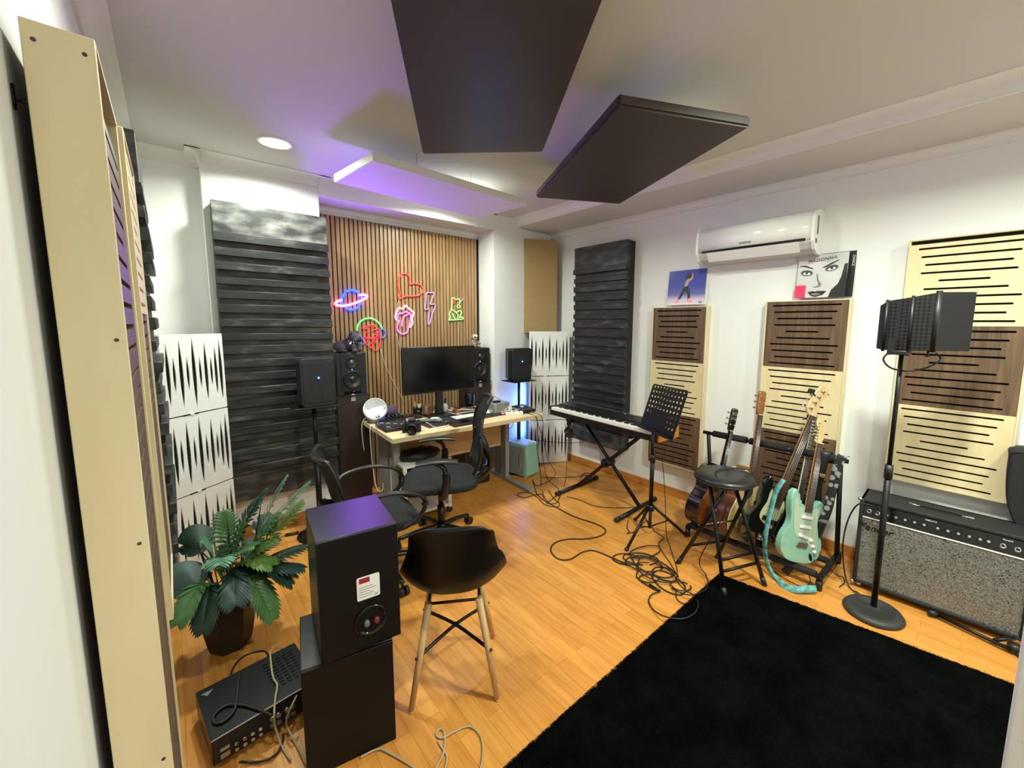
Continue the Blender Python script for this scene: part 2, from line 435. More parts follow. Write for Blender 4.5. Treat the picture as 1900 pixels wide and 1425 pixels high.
SLOTS = [(.07, .92), (.10, .88), (.14, .83), (.11, .87), (.27, .68), (.15, .82), (.07, .92), (.10, .87), (.14, .83), (.07, .90)]
def wood_panel(label, W, secs, d, M, sh=.48, topgap=0, screws=False, name='slotted_panel'):
    o = thing(name, label, 'acoustic panel', M=M, group='slotted timber acoustic panels')
    n = len(secs); H_ = n * sh + .014 + topgap; e = .011
    f = MB()
    for x in (-1, 1): f.bb((x * (W / 2 - e / 2) - e / 2, -d, 0), (x * (W / 2 - e / 2) + e / 2, 0, H_), bev=.0015, seg=1)
    f.bb((-W / 2 + e, -d, 0), (W / 2 - e, 0, .008)); f.bb((-W / 2 + e, -d, H_ - .008), (W / 2 - e, 0, H_))
    f.build('frame', M_pine, o)
    MB().bb((-W / 2 + e, -d + .03, .008), (W / 2 - e, -.002, H_ - .008)).build('absorber', M_felt, o)
    iw = W - 2 * e
    for k, kind in enumerate(secs):                   # listed from the top
        z0 = H_ - .008 - topgap - (k + 1) * sh
        holes = [slot(-iw / 2 + a * iw, -iw / 2 + b * iw, sh - (.5 + i) * (sh - .01) / 10 - .004, .0115) for i, (a, b) in enumerate(SLOTS)]
        outer = [(-iw / 2, .0008), (iw / 2, .0008), (iw / 2, sh - .0008), (-iw / 2, sh - .0008)]
        me = flatmesh(outer, holes, .012)
        link('face', me, M_walnut if kind == 'w' else M_maple, o, M=T(0, -d + (.011 if kind == 'w' else .0085), z0) @ RX(PI / 2))
    if screws:
        for z in (.12, .62, 1.1, 1.5, H_ - .03):
            for y in (-.014, -d + .014):
                if z < H_ - .05 and y > -.03: continue
                MB().cyl((-W / 2 - .0008, y, z), (-W / 2 + .002, y, z), .0035, seg=8).build('screw', M_screw, o)
    return o
wood_panel('slotted panel with walnut, maple and walnut squares beside the keyboard', .53, 'wlw', .07, face_y((XR, 1.938, .311), R_RIGHT))
wood_panel('slotted panel with walnut, maple and walnut squares behind the guitars', .53, 'wlw', .07, face_y((XR, .955, .332), R_RIGHT))
wood_panel('slotted panel with maple, walnut and maple squares above the guitar amplifier', .53, 'lwl', .07, face_y((XR, .168, .635), R_RIGHT), topgap=.022, sh=.483)
wood_panel('tall plywood sided slotted panel nearest the camera on the left wall', .42, 'wwww', .085, face_y((XL + .02, 1.305, .065), R_LEFT), topgap=.085, screws=True)
wood_panel('shorter slotted panel on the left wall behind the tall plywood sided one', .45, 'lww', .085, face_y((XL + .03, 1.745, .745), R_LEFT), sh=.435, topgap=.02)
hk = MB().cyl((XL, 1.12, 1.96), (XL + .03, 1.12, 1.96), .0025, seg=8).cyl((XL + .001, 1.12, 1.945), (XL + .001, 1.12, 1.985), .003, seg=8)
solo('wall_hook', hk, M_metal, 'small dark wall hook behind the tall plywood panel on the left', 'hook')

# leaning MDF board in the back right corner
a, b_ = V((3.02, 3.64, 0)), V((3.36, 3.46, 0)); dx = (b_ - a).normalized(); nn = V((dx.y, -dx.x, 0))
solo('corner_board', MB().bb((0, 0, 1.50), ((b_ - a).length, .03, 2.545), bev=.002), M_mdf, 'tan fibreboard corner trap above the right white diffuser stack', 'acoustic panel', M=basis(a, dx, -nn, (0, 0, 1)))

# white corner diffusers: three boxes in each stack
HOL = [(.09, .80), (.18, .46), (.285, .88), (.385, .45), (.485, .94), (.585, .44), (.68, .82), (.77, .42), (.85, .70), (.935, .88)]
HOR = [(.06, .85), (.16, .70), (.245, .38), (.33, .75), (.416, .38), (.50, .90), (.59, .38), (.675, .74), (.76, .38), (.845, .68), (.935, .87)]
def lens(cx, cy, w, h, n=9):
    return [(cx + w / 2 * math.sin(PI * k / n), cy - h / 2 + h * k / n) for k in range(n)] + [(cx - w / 2 * math.sin(PI * k / n), cy + h / 2 - h * k / n) for k in range(n)]
def diffuser_stack(pl, pr, words, grp):
    pl, pr = V((*pl, 0)), V((*pr, 0)); dx = (pr - pl).normalized(); W = (pr - pl).length; nf = V((dx.y, -dx.x, 0)); S = .5
    for k in range(3):
        o = thing('corner_diffuser', words[k], 'acoustic panel', M=basis(pl + V((0, 0, .006 + k * .508)), dx, -nf, (0, 0, 1)), group=grp)
        hs = [lens(c * W, S / 2, .009 + .016 * h, h * S) for c, h in (HOL if grp.startswith('left') else HOR)]
        link('face', flatmesh(rrect(W, S, .004, 2, W / 2, S / 2), hs, .006), M_white, o, M=T(0, .003, 0) @ RX(PI / 2))
        # side walls run back at 45 degrees so that the box fits the corner
        c = MB()
        c.prism([(.004, .012), (W - .004, .012), (W * .72, .13), (W * .28, .13)], .004, S - .004)
        c.build('back_box', M_felt, o)
        e = MB()
        e.bb((0, .006, 0), (W, .012, .006)).bb((0, .006, S - .006), (W, .012, S)).bb((0, .006, 0), (.006, .03, S)).bb((W - .006, .006, 0), (W, .03, S))
        e.build('rim', M_white, o)
        if k: MB().bb((W * .25, -.002, -.007), (W * .5, .01, .001)).bb((W * .36, -.004, -.008), (W * .42, .01, .004), 1).build('connector', [M_black, M_white], o)
diffuser_stack((-.052, 3.28), (.262, 3.515), ('white corner diffuser at the bottom of the left stack, behind the plant', 'white corner diffuser in the middle of the left stack', 'white corner diffuser on top of the left stack'), 'left stack of white diffusers')
diffuser_stack((2.985, 3.505), (3.378, 3.268), ('white corner diffuser at the bottom of the right stack, behind the mint computer', 'white corner diffuser in the middle of the right stack, behind the keyboard end', 'white corner diffuser on top of the right stack below the tan board'), 'right stack of white diffusers')

# slatted timber feature wall in the recess
M_oak = woodmat('oak_slat_veneer', '#92704e', '#b18c62', .38, (14, 14, 1.2), 4, bump=.02)
sp = thing('slat_panel', 'oak slat feature panel with black gaps and neon signs', 'wall panel', (0, 0, 0))
MB().bb((.95, YB - .010, .02), (2.612, YB - .001, 2.52)).build('felt_backing', M_felt, sp)
s = MB(); n = 43; st = (2.598 - .955) / n
for k in range(n):
    x = .955 + k * st
    s.bb((x, YB - .026, .02), (x + st * .74, YB - .009, 2.52), bev=.0012, seg=1)
s.build('slats', M_oak, sp)
MB().bb((2.598, YB - .03, .02), (2.612, YB - .009, 2.52)).build('edge_strip', M_black, sp)

# ------------------------------------------------------------------ ceiling clouds
def cloud(label, c4, t, m, name='ceiling_cloud', bev=.006):
    """c4: the four lower corners in order"""
    P = [V(p) for p in c4]; nz = (P[1] - P[0]).cross(P[3] - P[0]).normalized()
    if nz.z < 0: nz = -nz
    mb = MB(); A = [mb.bm.verts.new(p) for p in P]; B = [mb.bm.verts.new(p + nz * t) for p in P]
    fs = [mb.bm.faces.new(A), mb.bm.faces.new(B[::-1])] + [mb.bm.faces.new((A[i], B[i], B[(i + 1) % 4], A[(i + 1) % 4])) for i in range(4)]
    bmesh.ops.bevel(mb.bm, geom=list(mb.bm.edges), offset=bev, segments=2, affect='EDGES')
    o = thing(name, label, 'ceiling panel', group='hanging ceiling panels')
    mb.build('panel', m, o)
    for i in range(4):
        c = P[i] * .36 + sum((P[j] for j in range(4)), V()) * .16 + nz * (t - .002); MB().cyl(c, V((c.x, c.y, ZC)), .0012, seg=6).build('hanging_wire', M_steel, o)
    return o
M_fab = mat('dark_brown_fabric', '#3b302b', .55, bump=.05, bscale=500)
M_fab2 = mat('charcoal_brown_panel', '#3a3333', .36, bump=.03, bscale=400)
M_cloudw = mat('white_fabric_panel', '#dcdad8', .6)
# ------------------------------------------------------------------ camera
FPX, CX, CY, CAMH = 765.777, 1000.279, 692.261, 1.60
yaw, pit, rol = .729065974, -.117582985, .00786841737
f_ = V((math.sin(yaw) * math.cos(pit), math.cos(yaw) * math.cos(pit), math.sin(pit)))
r_ = V((math.cos(yaw), -math.sin(yaw), 0)); u_ = r_.cross(f_)
rt, up_ = math.cos(rol) * r_ + math.sin(rol) * u_, -math.sin(rol) * r_ + math.cos(rol) * u_
CAM0 = V((0, 0, CAMH))
cd = bpy.data.cameras.new('camera'); cam = bpy.data.objects.new('camera', cd); COL.objects.link(cam); SC.camera = cam
cam.matrix_basis = basis(CAM0, rt, up_, -f_)
cd.sensor_fit = 'HORIZONTAL'; cd.sensor_width = 36; cd.lens = FPX / 1900 * 36
cd.shift_x = (950 - CX) / 1900; cd.shift_y = (CY - 712.5) / 1900; cd.clip_start = .02; cd.clip_end = 60

# measuring helpers: where the sight line through a photo pixel meets a real plane
def sight(x, y): return rt * ((x - CX) / FPX) - up_ * ((y - CY) / FPX) + f_
def onX(x, y, X): d = sight(x, y); return CAM0 + d * (X / d.x)
def onY(x, y, Y): d = sight(x, y); return CAM0 + d * (Y / d.y)
def onZ(x, y, Z=0): d = sight(x, y); return CAM0 + d * ((Z - CAMH) / d.z)
def over(x, y, p):
    d = sight(x, y); return CAM0 + d * (math.hypot(p[0], p[1]) / math.hypot(d.x, d.y))

# ------------------------------------------------------------------ clouds
cloud('large charcoal ceiling panel, nearest the camera, running out of the top of the photo', [(1.059, 2.111, 2.48), (1.605, 1.781, 2.541), (.969, .743, 2.617), (.423, 1.072, 2.556)], .05, M_fab2)
cloud('brown fabric ceiling panel hung at an angle in front of the air conditioner', [(2.029, 2.322, 2.5), (2.594, 2.009, 2.5), (2.046, .855, 2.5), (1.452, 1.148, 2.5)], .05, M_fab, bev=.01)
cloud('white ceiling panel lit purple above the desk', [(.882, 3.03, 2.52), (.938, 2.487, 2.52), (2.158, 2.579, 2.52), (2.087, 3.171, 2.52)], .05, M_cloudw, bev=.003)

# ------------------------------------------------------------------ lamps
M_lamp = glow('downlight_glass', (1, .97, .88), 9)
def downlight(x, y, power, label, r=.085):
    o = thing('downlight', label, 'ceiling light', (x, y, ZC), group='round ceiling downlights')
    MB().lathe([(r + .014, 0), (r + .014, -.006), (r, -.010), (r - .002, -.004)], seg=32).build('rim', M_white, o)
    MB().lathe([(r - .001, -.005), (r * .6, -.007), (0, -.008)], seg=32).build('diffuser', M_lamp, o)
    ld = bpy.data.lights.new('downlight_lamp', 'AREA'); ld.shape = 'DISK'; ld.size = r * 1.9; ld.energy = power; ld.color = (.91, 1, .86); ld.spread = math.radians(160)
    l = bpy.data.objects.new('downlight_lamp', ld); COL.objects.link(l); l.location = (x, y, ZC - .014)
    return o
downlight(.58, 3.15, 31, 'round white downlight glowing in the ceiling left of the white panel')
downlight(1.95, 3.25, 26, 'round downlight hidden above the white ceiling panel')
downlight(2.25, 1.40, 14, 'round downlight hidden above the brown ceiling panel')
downlight(1.95, .18, 58, 'added round downlight just above the frame, brightening the middle of the floor')  # unseen lamp, added to brighten the middle of the floor
downlight(2.35, -.95, 34, 'round downlight behind the guitar amplifier side, out of the frame')
downlight(.75, -1.0, 14, 'added round downlight behind the camera, brightening the tall left panel')  # unseen fill lamp, added to lift the tall left panel
downlight(.42, 1.50, 12, 'added round downlight just above the frame, brightening the plant and receiver')  # unseen lamp, added to light the plant, receiver and left wall
w = bpy.data.worlds.new('world'); SC.world = w; w.use_nodes = True
w.node_tree.nodes['Background'].inputs[0].default_value = (.05, .05, .055, 1)
vs = SC.view_settings; SC.display_settings.display_device = 'sRGB'; vs.view_transform = 'Standard'; vs.look = 'None'; vs.gamma = 1; vs.use_curve_mapping = False; vs.exposure = 0.0

# ------------------------------------------------------------------ neon signs on the slats (traced, then built as tubes)
NY = YB - .036
def np_(pts): return [onY(600 + x * .15789, 480 + y * .15789, NY) for x, y in pts]
def neon(label, strokes, cords=(), name='neon_sign'):
    """strokes: (points, radius, material, closed)"""
    o = thing(name, label, 'neon sign', group='neon signs on the slat panel')
    for pts, r, m, cl in strokes:
        MB().tube(np_(pts), r, 8, n=5, closed=cl, up=(0, -1, 0)).build('tube', m, o)
    for pts in cords: MB().tube([onY(x, y, YB - .031) for x, y in pts], .0022, 6, n=4, up=(0, -1, 0)).build('power_cord', M_whitec, o)
    return o
N_blue = glow('neon_blue', (.05, .14, 1.0), 22)
N_ring = glow('neon_pink_white', (1.0, .36, .80), 11)
N_red = glow('neon_red', (1.0, .28, .24), 1.2)
N_redd = glow('neon_red_dim', (1.0, .22, .26), .85)
N_green = glow('neon_green', (.45, .95, .50), .95)
N_frog = glow('neon_lime', (.62, 1.0, .55), .95)
N_lips = glow('neon_white_pink', (1.0, .72, .95), 2.2)
N_tong = glow('neon_magenta', (.95, .45, .90), 1.3)
N_bolt = glow('neon_violet', (.72, .56, .86), .55)  # low emission, so the bolt glows weakly
N_ear = glow('neon_slate_blue', (.40, .45, .85), .45)
circle = [(330 + 112 * math.cos(a), 485 + 115 * math.sin(a)) for a in [2 * PI * k / 20 for k in range(20)]]
neon('blue and pink neon planet with a ring, upper left on the slats', [(circle, .0085, N_blue, True), ([(222, 482), (165, 503), (140, 530), (175, 550), (260, 552), (350, 530), (440, 495), (497, 465), (515, 440), (480, 424), (415, 430)], .0095, N_ring, False)], name='neon_planet')
neon('red neon outline of a tilted heart above the lips sign', [([(890, 472), (905, 400), (882, 330), (885, 250), (910, 192), (950, 172), (998, 195), (1016, 240), (1012, 297), (1060, 290), (1130, 302), (1172, 345), (1168, 390), (1120, 430), (1040, 440), (960, 442)], .0065, N_red, True)], [[(741, 556), (737, 567), (738, 575)]], name='neon_heart')
neon('pink neon lips with a long tongue above the monitor', [([(885, 735), (845, 692), (865, 620), (890, 580), (935, 590), (965, 552), (1010, 592), (1062, 637), (1040, 700), (1046, 760), (1018, 808)], .0075, N_lips, False), ([(872, 705), (880, 652), (930, 642), (975, 625), (1022, 655), (1020, 720), (1003, 800), (985, 862), (930, 885), (878, 850), (868, 790), (885, 738)], .0065, N_tong, False), ([(922, 798), (930, 725), (958, 675), (1008, 650)], .0065, N_tong, False)], [[(736, 620), (742, 645), (749, 672)]], name='neon_lips')
neon('pale violet neon lightning bolt with a weak glow right of the lips sign', [([(1213, 405), (1256, 402), (1300, 405), (1278, 470), (1258, 535), (1316, 542), (1280, 650), (1248, 768), (1228, 742), (1246, 597), (1194, 595), (1204, 500)], .006, N_bolt, True)], name='neon_bolt')
neon('green neon frog holding a drink, at the right end of the slats', [([(1475, 722), (1490, 690), (1482, 650), (1505, 590), (1512, 520), (1512, 472), (1535, 464), (1560, 480), (1592, 472), (1604, 500), (1598, 530)], .0055, N_frog, False), ([(1475, 722), (1545, 718), (1570, 716), (1640, 708), (1632, 684), (1600, 688), (1622, 640), (1606, 608), (1560, 630), (1508, 590)], .0055, N_frog, False), ([(1520, 640), (1535, 690), (1570, 716), (1582, 660), (1560, 640)], .0045, N_frog, False), ([(1582, 545), (1602, 548), (1604, 572), (1580, 578), (1572, 560)], .0045, N_frog, True), ([(1528, 490), (1544, 490), (1540, 520), (1524, 518)], .004, N_redd, True), ([(1604, 520), (1628, 488), (1645, 468)], .004, N_bolt, False)], [[(852, 597), (851, 620), (850, 645)]], name='neon_frog')
neon('red neon anatomical heart wearing green headphones, beside the bulldog', [([(395, 858), (400, 800), (430, 745), (480, 712), (535, 700), (590, 712), (640, 745), (672, 782), (690, 815)], .008, N_green, False),
 ([(690, 826), (674, 842), (674, 900), (690, 930), (722, 912), (735, 880), (722, 846)], .006, N_ear, True), ([(392, 870), (420, 900), (455, 930), (476, 975), (470, 1002), (448, 1000), (425, 960)], .006, N_ear, True),
 ([(500, 868), (476, 915), (488, 980), (555, 1040), (614, 1075), (650, 1050), (664, 990), (670, 940), (650, 905), (612, 922), (585, 960), (560, 1000)], .0042, N_redd, False),
 ([(500, 868), (534, 850), (516, 822), (464, 820), (470, 800), (520, 800), (530, 780), (545, 775), (548, 800), (560, 780), (600, 775), (602, 796), (572, 812), (566, 850)], .0038, N_redd, False),
 ([(534, 850), (520, 930), (548, 925), (580, 960)], .0038, N_redd, False), ([(566, 850), (640, 822), (658, 850), (610, 870), (665, 868), (660, 890), (600, 890), (585, 930)], .0038, N_redd, False),
 ([(492, 900), (520, 950), (508, 985), (530, 935), (556, 925), (580, 965), (572, 1030)], .0036, N_redd, False), ([(600, 920), (610, 990), (634, 960), (650, 920)], .0036, N_redd, False)],
 [[(706, 648), (716, 680), (733, 715), (752, 750)]], name='neon_headphone_heart')
pl = bpy.data.lights.new('planet_sign_glow', 'AREA'); pl.shape = 'DISK'; pl.size = .22; pl.energy = 10; pl.color = (.28, .10, 1.0)
po = bpy.data.objects.new('planet_sign_glow', pl); COL.objects.link(po); po.location = (1.245, NY - .06, 1.86); po.rotation_euler = (-PI / 2 - math.radians(27), 0, 0); pl.spread = math.radians(125)

# ------------------------------------------------------------------ air conditioner
def air_con():
    o = thing('air_conditioner', 'white split air conditioner high on the right wall', 'air conditioner')
    y0, y1, x0 = .90, 1.73, XR
    prof = [(0, 2.385), (-.10, 2.385), (-.165, 2.368), (-.198, 2.33), (-.208, 2.27), (-.205, 2.185), (0, 2.185)]
    M = basis((x0, 0, 0), (1, 0, 0), (0, 0, 1), (0, 1, 0))
    fc = MB().prism([(a, b) for a, b in prof], y0 + .018, y1 - .018, M, smooth_side=True).build('front_cover', M_ac, o)
    low = [(0, 2.183), (-.198, 2.181), (-.196, 2.165), (-.165, 2.125), (-.11, 2.098), (0, 2.095)]
    MB().prism(low, y0 + .018, y1 - .018, M).build('lower_body', mat('pale_grey_plastic', '#c6c3c1', .4), o)
    cap = [(0, 2.388), (-.10, 2.388), (-.17, 2.37), (-.202, 2.335), (-.212, 2.27), (-.208, 2.17), (-.17, 2.12), (-.11, 2.094), (0, 2.092)]
    for y in (y0, y1 - .018): MB().prism(cap, y, y + .018, M).build('end_cap', M_white, o)
    d = MB().prism([(-.200, 2.176), (-.150, 2.112), (-.156, 2.108), (-.206, 2.170)], y0 + .09, y1 - .09, M); d.build('louvre', M_ac, o)
    MB().prism([(-.2075, 2.192), (-.2065, 2.176), (-.199, 2.176), (-.199, 2.192)], y0 + .05, y1 - .05, M).build('air_slot', M_gloss, o)
    MB().prism([(-.1585, 2.119), (-.154, 2.113), (-.150, 2.115), (-.154, 2.121)], y0 + .12, y1 - .12, M).build('outlet_gap', M_gloss, o)
    MB().bb((x0 - .15, y0 - .002, 2.22), (x0 - .125, y0 + .004, 2.34)).bb((x0 - .17, y0 - .002, 2.16), (x0 - .14, y0 + .004, 2.19)).build('side_sticker', M_grey, o)
    me = textmesh('INVERTER', .019, .0006, spacing=1.05)
    link('lettering', me, M_black, fc, M=basis((x0 - .2085, 1.345, 2.215), (0, -1, 0), (0, 0, 1), (-1, 0, 0)))
M_ac = mat('glossy_white_plastic', '#eeeeeb', .16, coat=.4)
air_con()

# ------------------------------------------------------------------ record sleeves standing on the wall panels
def sleeve(label, yl, yr, zb, h, xb, xt, mback, name='record_sleeve', group=None):
    """leaning square sleeve; local x left to right, y up, z towards the room"""
    b0, b1 = V((xb, yl, zb)), V((xb, yr, zb)); dx = (b1 - b0).normalized(); upv = V((xt - xb, 0, math.sqrt(max(1e-6, h * h - (xt - xb) ** 2)))).normalized(); nz = dx.cross(upv)
    o = thing(name, label, 'record sleeve', M=basis(b0, dx, upv, nz), group=group); W = (b1 - b0).length
    MB().bb((0, 0, -.004), (W, h, 0), bev=.0008, seg=1).build('cardboard', mback, o)
    return o, W
def poly(o, name, pts, m, z=.0006):
    mb = MB(); mb.prism(pts, .0001, z); return mb.build(name, m, o)
def blue_print():
    m, nt, b = newmat('indigo_sleeve_print'); L = nt.links
    mp = coords(nt); sx = nt.nodes.new('ShaderNodeSeparateXYZ'); L.new(mp.outputs[0], sx.inputs[0])
    r = ramp(nt, [(0, '#e9dfe6'), (.045, '#d9c6da'), (.09, '#6f6fae'), (.16, '#4d57a4'), (.31, '#4a55a6')]); L.new(sx.outputs['Y'], r.inputs[0]); L.new(r.outputs[0], b.inputs['Base Color']); b.inputs['Roughness'].default_value = .18
    return m
o, W = sleeve('indigo record sleeve with a dancing figure, standing on the panel beside the keyboard', 2.075, 1.722, 1.781, .305, 3.41, 3.435, blue_print(), group='record sleeves on the wall panels')
M_ink = mat('dark_print_ink', '#2c2636', .3); M_skin = mat('warm_print_ink', '#c09a92', .3); M_glowp = mat('pale_pink_print', '#f0a79a', .3)
poly(o, 'printed_figure', [(.16, .16), (.19, .165), (.215, .12), (.225, .05), (.245, .03), (.20, .03), (.195, .09), (.17, .12), (.145, .08), (.12, .03), (.085, .028), (.11, .06), (.135, .12)], M_ink)
poly(o, 'printed_figure', [(.158, .158), (.19, .165), (.20, .20), (.235, .225), (.232, .275), (.222, .272), (.218, .235), (.185, .225), (.165, .20)], M_skin)
poly(o, 'printed_figure', [(.165, .225), (.20, .225), (.222, .245), (.218, .268), (.19, .278), (.165, .25)], M_ink, .0009)
poly(o, 'printed_figure', [(.08, .02), (.118, .02), (.128, .055), (.10, .05)], M_glowp, .0009); poly(o, 'printed_figure', [(.20, .02), (.245, .02), (.232, .06), (.205, .055)], M_glowp, .0009)
poly(o, 'printed_caption', [(.30, .012), (.335, .012), (.335, .017), (.30, .017)], M_ink); poly(o, 'printed_caption', [(.30, .022), (.335, .022), (.335, .027), (.30, .027)], M_ink)
sleeve('plain white record sleeve behind the indigo one', 2.05, 1.705, 1.781, .30, 3.425, 3.446, M_white, group='record sleeves on the wall panels')

M_pg = mat('grey_portrait_print', '#cfcdca', .25, var=.12, vscale=5)
o, W = sleeve('black and white portrait record sleeve with scrawled name, under the air conditioner', 1.03, .735, 1.801, .30, 3.395, 3.425, M_pg, group='record sleeves on the wall panels')
M_dk = mat('soft_black_print', '#2a282a', .3); M_md = mat('mid_grey_print', '#7f7d7d', .3)
def ell(cx, cy, rx, ry, a=0, n=18): return [(cx + rx * math.cos(t) * math.cos(a) - ry * math.sin(t) * math.sin(a), cy + rx * math.cos(t) * math.sin(a) + ry * math.sin(t) * math.cos(a)) for t in [2 * PI * k / n for k in range(n)]]
poly(o, 'printed_brow', [(.004, .218), (.02, .224), (.05, .216), (.095, .198), (.095, .206), (.05, .230), (.015, .232)], M_dk)
poly(o, 'printed_brow', [(.148, .205), (.16, .214), (.20, .236), (.245, .254), (.24, .246), (.20, .222), (.165, .204)], M_dk)
for cx, cy, a in ((.058, .175, -.12), (.205, .198, .22)):
    poly(o, 'printed_eye', ell(cx, cy, .040, .022, a), M_md, .0006); poly(o, 'printed_eye', ell(cx, cy + .002, .033, .015, a), M_dk, .0008)
    poly(o, 'printed_eye', ell(cx, cy - .003, .024, .0085, a), M_white, .001); poly(o, 'printed_eye', ell(cx, cy, .0085, .0085), M_dk, .0012)
poly(o, 'printed_nose', [(.118, .165), (.126, .165), (.135, .12), (.155, .092), (.150, .075), (.12, .068), (.095, .078), (.118, .078), (.138, .086), (.125, .12)], M_md)
poly(o, 'printed_lips', [(.075, .040), (.105, .046), (.122, .042), (.14, .047), (.19, .043), (.17, .018), (.125, .004), (.095, .014)], M_dk); poly(o, 'printed_lips', ell(.125, .024, .028, .008), M_md, .0008)
poly(o, 'printed_shadow', [(.296, .10), (.296, 0), (.20, 0), (.215, .05), (.25, .09), (.265, .14), (.276, .22), (.293, .225)], M_dk)
me = textmesh('MADONNA', .030, .0004, spacing=1.15, shear=.1); link('lettering', me, M_dk, o, M=T(.145, .262, .0012) @ RZ(.12))
n_ = thing('sticky_note', 'pink sticky note with handwriting on the portrait sleeve', 'sticky note', M=o.matrix_basis.copy() @ T(-.004, .002, .0022))
MB().bb((0, 0, -.0005), (.066, .088, .0008)).build('paper', mat('hot_pink_paper', '#e0355e', .6), n_)
MB_ = MB(); rn = random.Random(4)
for k in range(6):
    x = .012
    while x < .052:
        l = rn.uniform(.003, .008); MB_.box((x + l / 2, .076 - k * .0125 + rn.uniform(-.002, .002), .001), (l, .0014, .0006), 0, Matrix.Rotation(rn.uniform(-.8, .8), 3, 'Z')); x += l + .002
MB_.build('handwriting', mat('pen_ink', '#7a1740', .6), n_)
o2, W = sleeve('dark record sleeve with white edge lettering behind the portrait sleeve', 1.02, .700, 1.801, .305, 3.432, 3.448, mat('black_sleeve', '#1a191b', .35), group='record sleeves on the wall panels')
me = textmesh('DANCE', .020, .0003, spacing=1.1); link('lettering', me, M_white, o2, M=T(.307, .24, .0006) @ RZ(-PI / 2))
# ------------------------------------------------------------------ desk
M_desk = woodmat('light_oak_desk', '#cdb48c', '#dfcca4', .4, (1.4, 16, 8), 4, bump=.02)
M_deskd = woodmat('oak_modesty_panel', '#b08d5e', '#c4a271', .45, (1.4, 16, 8), 4, bump=.02)
d0 = V((1.184, 2.964, 0)); ddx = V((2.646 - 1.184, 2.89 - 2.964, 0)).normalized(); ddy = V((-ddx.y, ddx.x, 0)); MD = basis(d0, ddx, ddy, (0, 0, 1)); ZD = .74
def D(x, y, z=ZD): return MD @ V((x, y, z))
def Dz(px, py, z=ZD): return onZ(px, py, z)
desk = thing('desk', 'light oak desk with grey metal legs in front of the slatted wall', 'desk', M=MD)
MB().bb((0, 0, .702), (1.464, .73, ZD), bev=.002, seg=1).build('desktop', M_desk, desk)
for x in (.10, 1.30):
    l = MB(); l.bb((x - .03, -.02 if x > 1 else .05, 0), (x + .03, .66, .028), bev=.004).bb((x - .022, .38, .028), (x + .022, .49, .70), bev=.004).bb((x - .018, .52, .028), (x + .018, .60, .70), bev=.004).bb((x - .03, .08, .68), (x + .03, .66, .702))
    if x < 1: l.bb((x - .028, .20, .028), (x + .028, .26, .70), bev=.004)
    l.build('leg', M_greysteel, desk)
MB().bb((.14, .44, .36), (1.26, .458, .70), bev=.002, seg=1).build('modesty_panel', M_deskd, desk)

# white trolley and gear below the desk
t = thing('under_desk_trolley', 'low white trolley under the left half of the desk', 'trolley', (1.50, 3.17, 0), -.05)
for x in (-.19, .19):
    for y in (-.14, .14): MB().bb((x - .014, y - .014, .05), (x + .014, y + .014, .47)).build('post', M_white, t)
for z in (.46, .26, .06): MB().bb((-.205, -.155, z), (.205, .155, z + .022), bev=.003).build('shelf', M_white, t)
MB().bb((-.16, -.13, .283), (.17, .14, .42), bev=.004).build('black_unit', M_black, t)
for x in (-.19, .19):
    for y in (-.14, .14): MB().cyl((x, y - .01, .025), (x, y + .01, .025), .025, seg=12).build('caster', M_black, t)
bx = thing('folded_bag', 'crumpled black bag lying on the white trolley under the desk', 'bag', (1.49, 3.16, .482))
rn = random.Random(2)
def bagf(u, v):
    a = 2 * PI * u; r = .155 * math.sin(PI * v) ** .6; return (r * 1.15 * math.cos(a), r * .8 * math.sin(a), .004 + .035 * (1 - math.cos(PI * v)) * (1 + .35 * noise.noise(V((3 * math.cos(a), 3 * math.sin(a), 4 * v)))))
MB().grid(bagf, 28, 10).build('bag_body', mat('black_nylon', '#15151a', .6), bx)
MB().tube([(-.1, .02, .05), (-.03, -.03, .085), (.06, 0, .08), (.11, .05, .05)], .007, 8, flat=.4).build('strap', M_black, bx)
sw = thing('subwoofer', 'black subwoofer box under the right end of the desk', 'speaker', (2.20, 3.50, 0), -.05)
MB().bb((-.14, -.14, .012), (.14, .14, .40), bev=.008).build('cabinet', M_black, sw); MB().lathe([(.10, 0), (.095, .008), (.06, .002), (.02, .006), (0, .009)], (0, -.141, .22), (0, -1, 0)).build('cone', M_felt, sw)
for x in (-.1, .1):
    for y in (-.1, .1): MB().cyl((x, y, 0), (x, y, .014), .015, seg=10).build('foot', M_black, sw)

# ------------------------------------------------------------------ monitor
M_screen = mat('dark_screen', '#08080f', .14, spec=.4)
mo = thing('monitor', 'large black computer monitor, switched off, on the desk', 'monitor', (1.849, 3.46, ZD), -.02)
MB().bb((-.365, -.03, .23), (.365, .0, .652), bev=.005).build('housing', M_black, mo)
MB().bb((-.358, -.0312, .245), (.358, -.0298, .645)).build('screen', M_screen, mo)
MB().bb((-.2, 0, .30), (.2, .03, .58), bev=.012).build('back_cover', M_black, mo)
MB().bb((-.035, .0, .014), (.035, .035, .40), bev=.006).build('stand_post', M_black, mo)
MB().bb((-.14, -.09, 0), (.14, .11, .014), bev=.005).build('stand_base', M_black, mo)

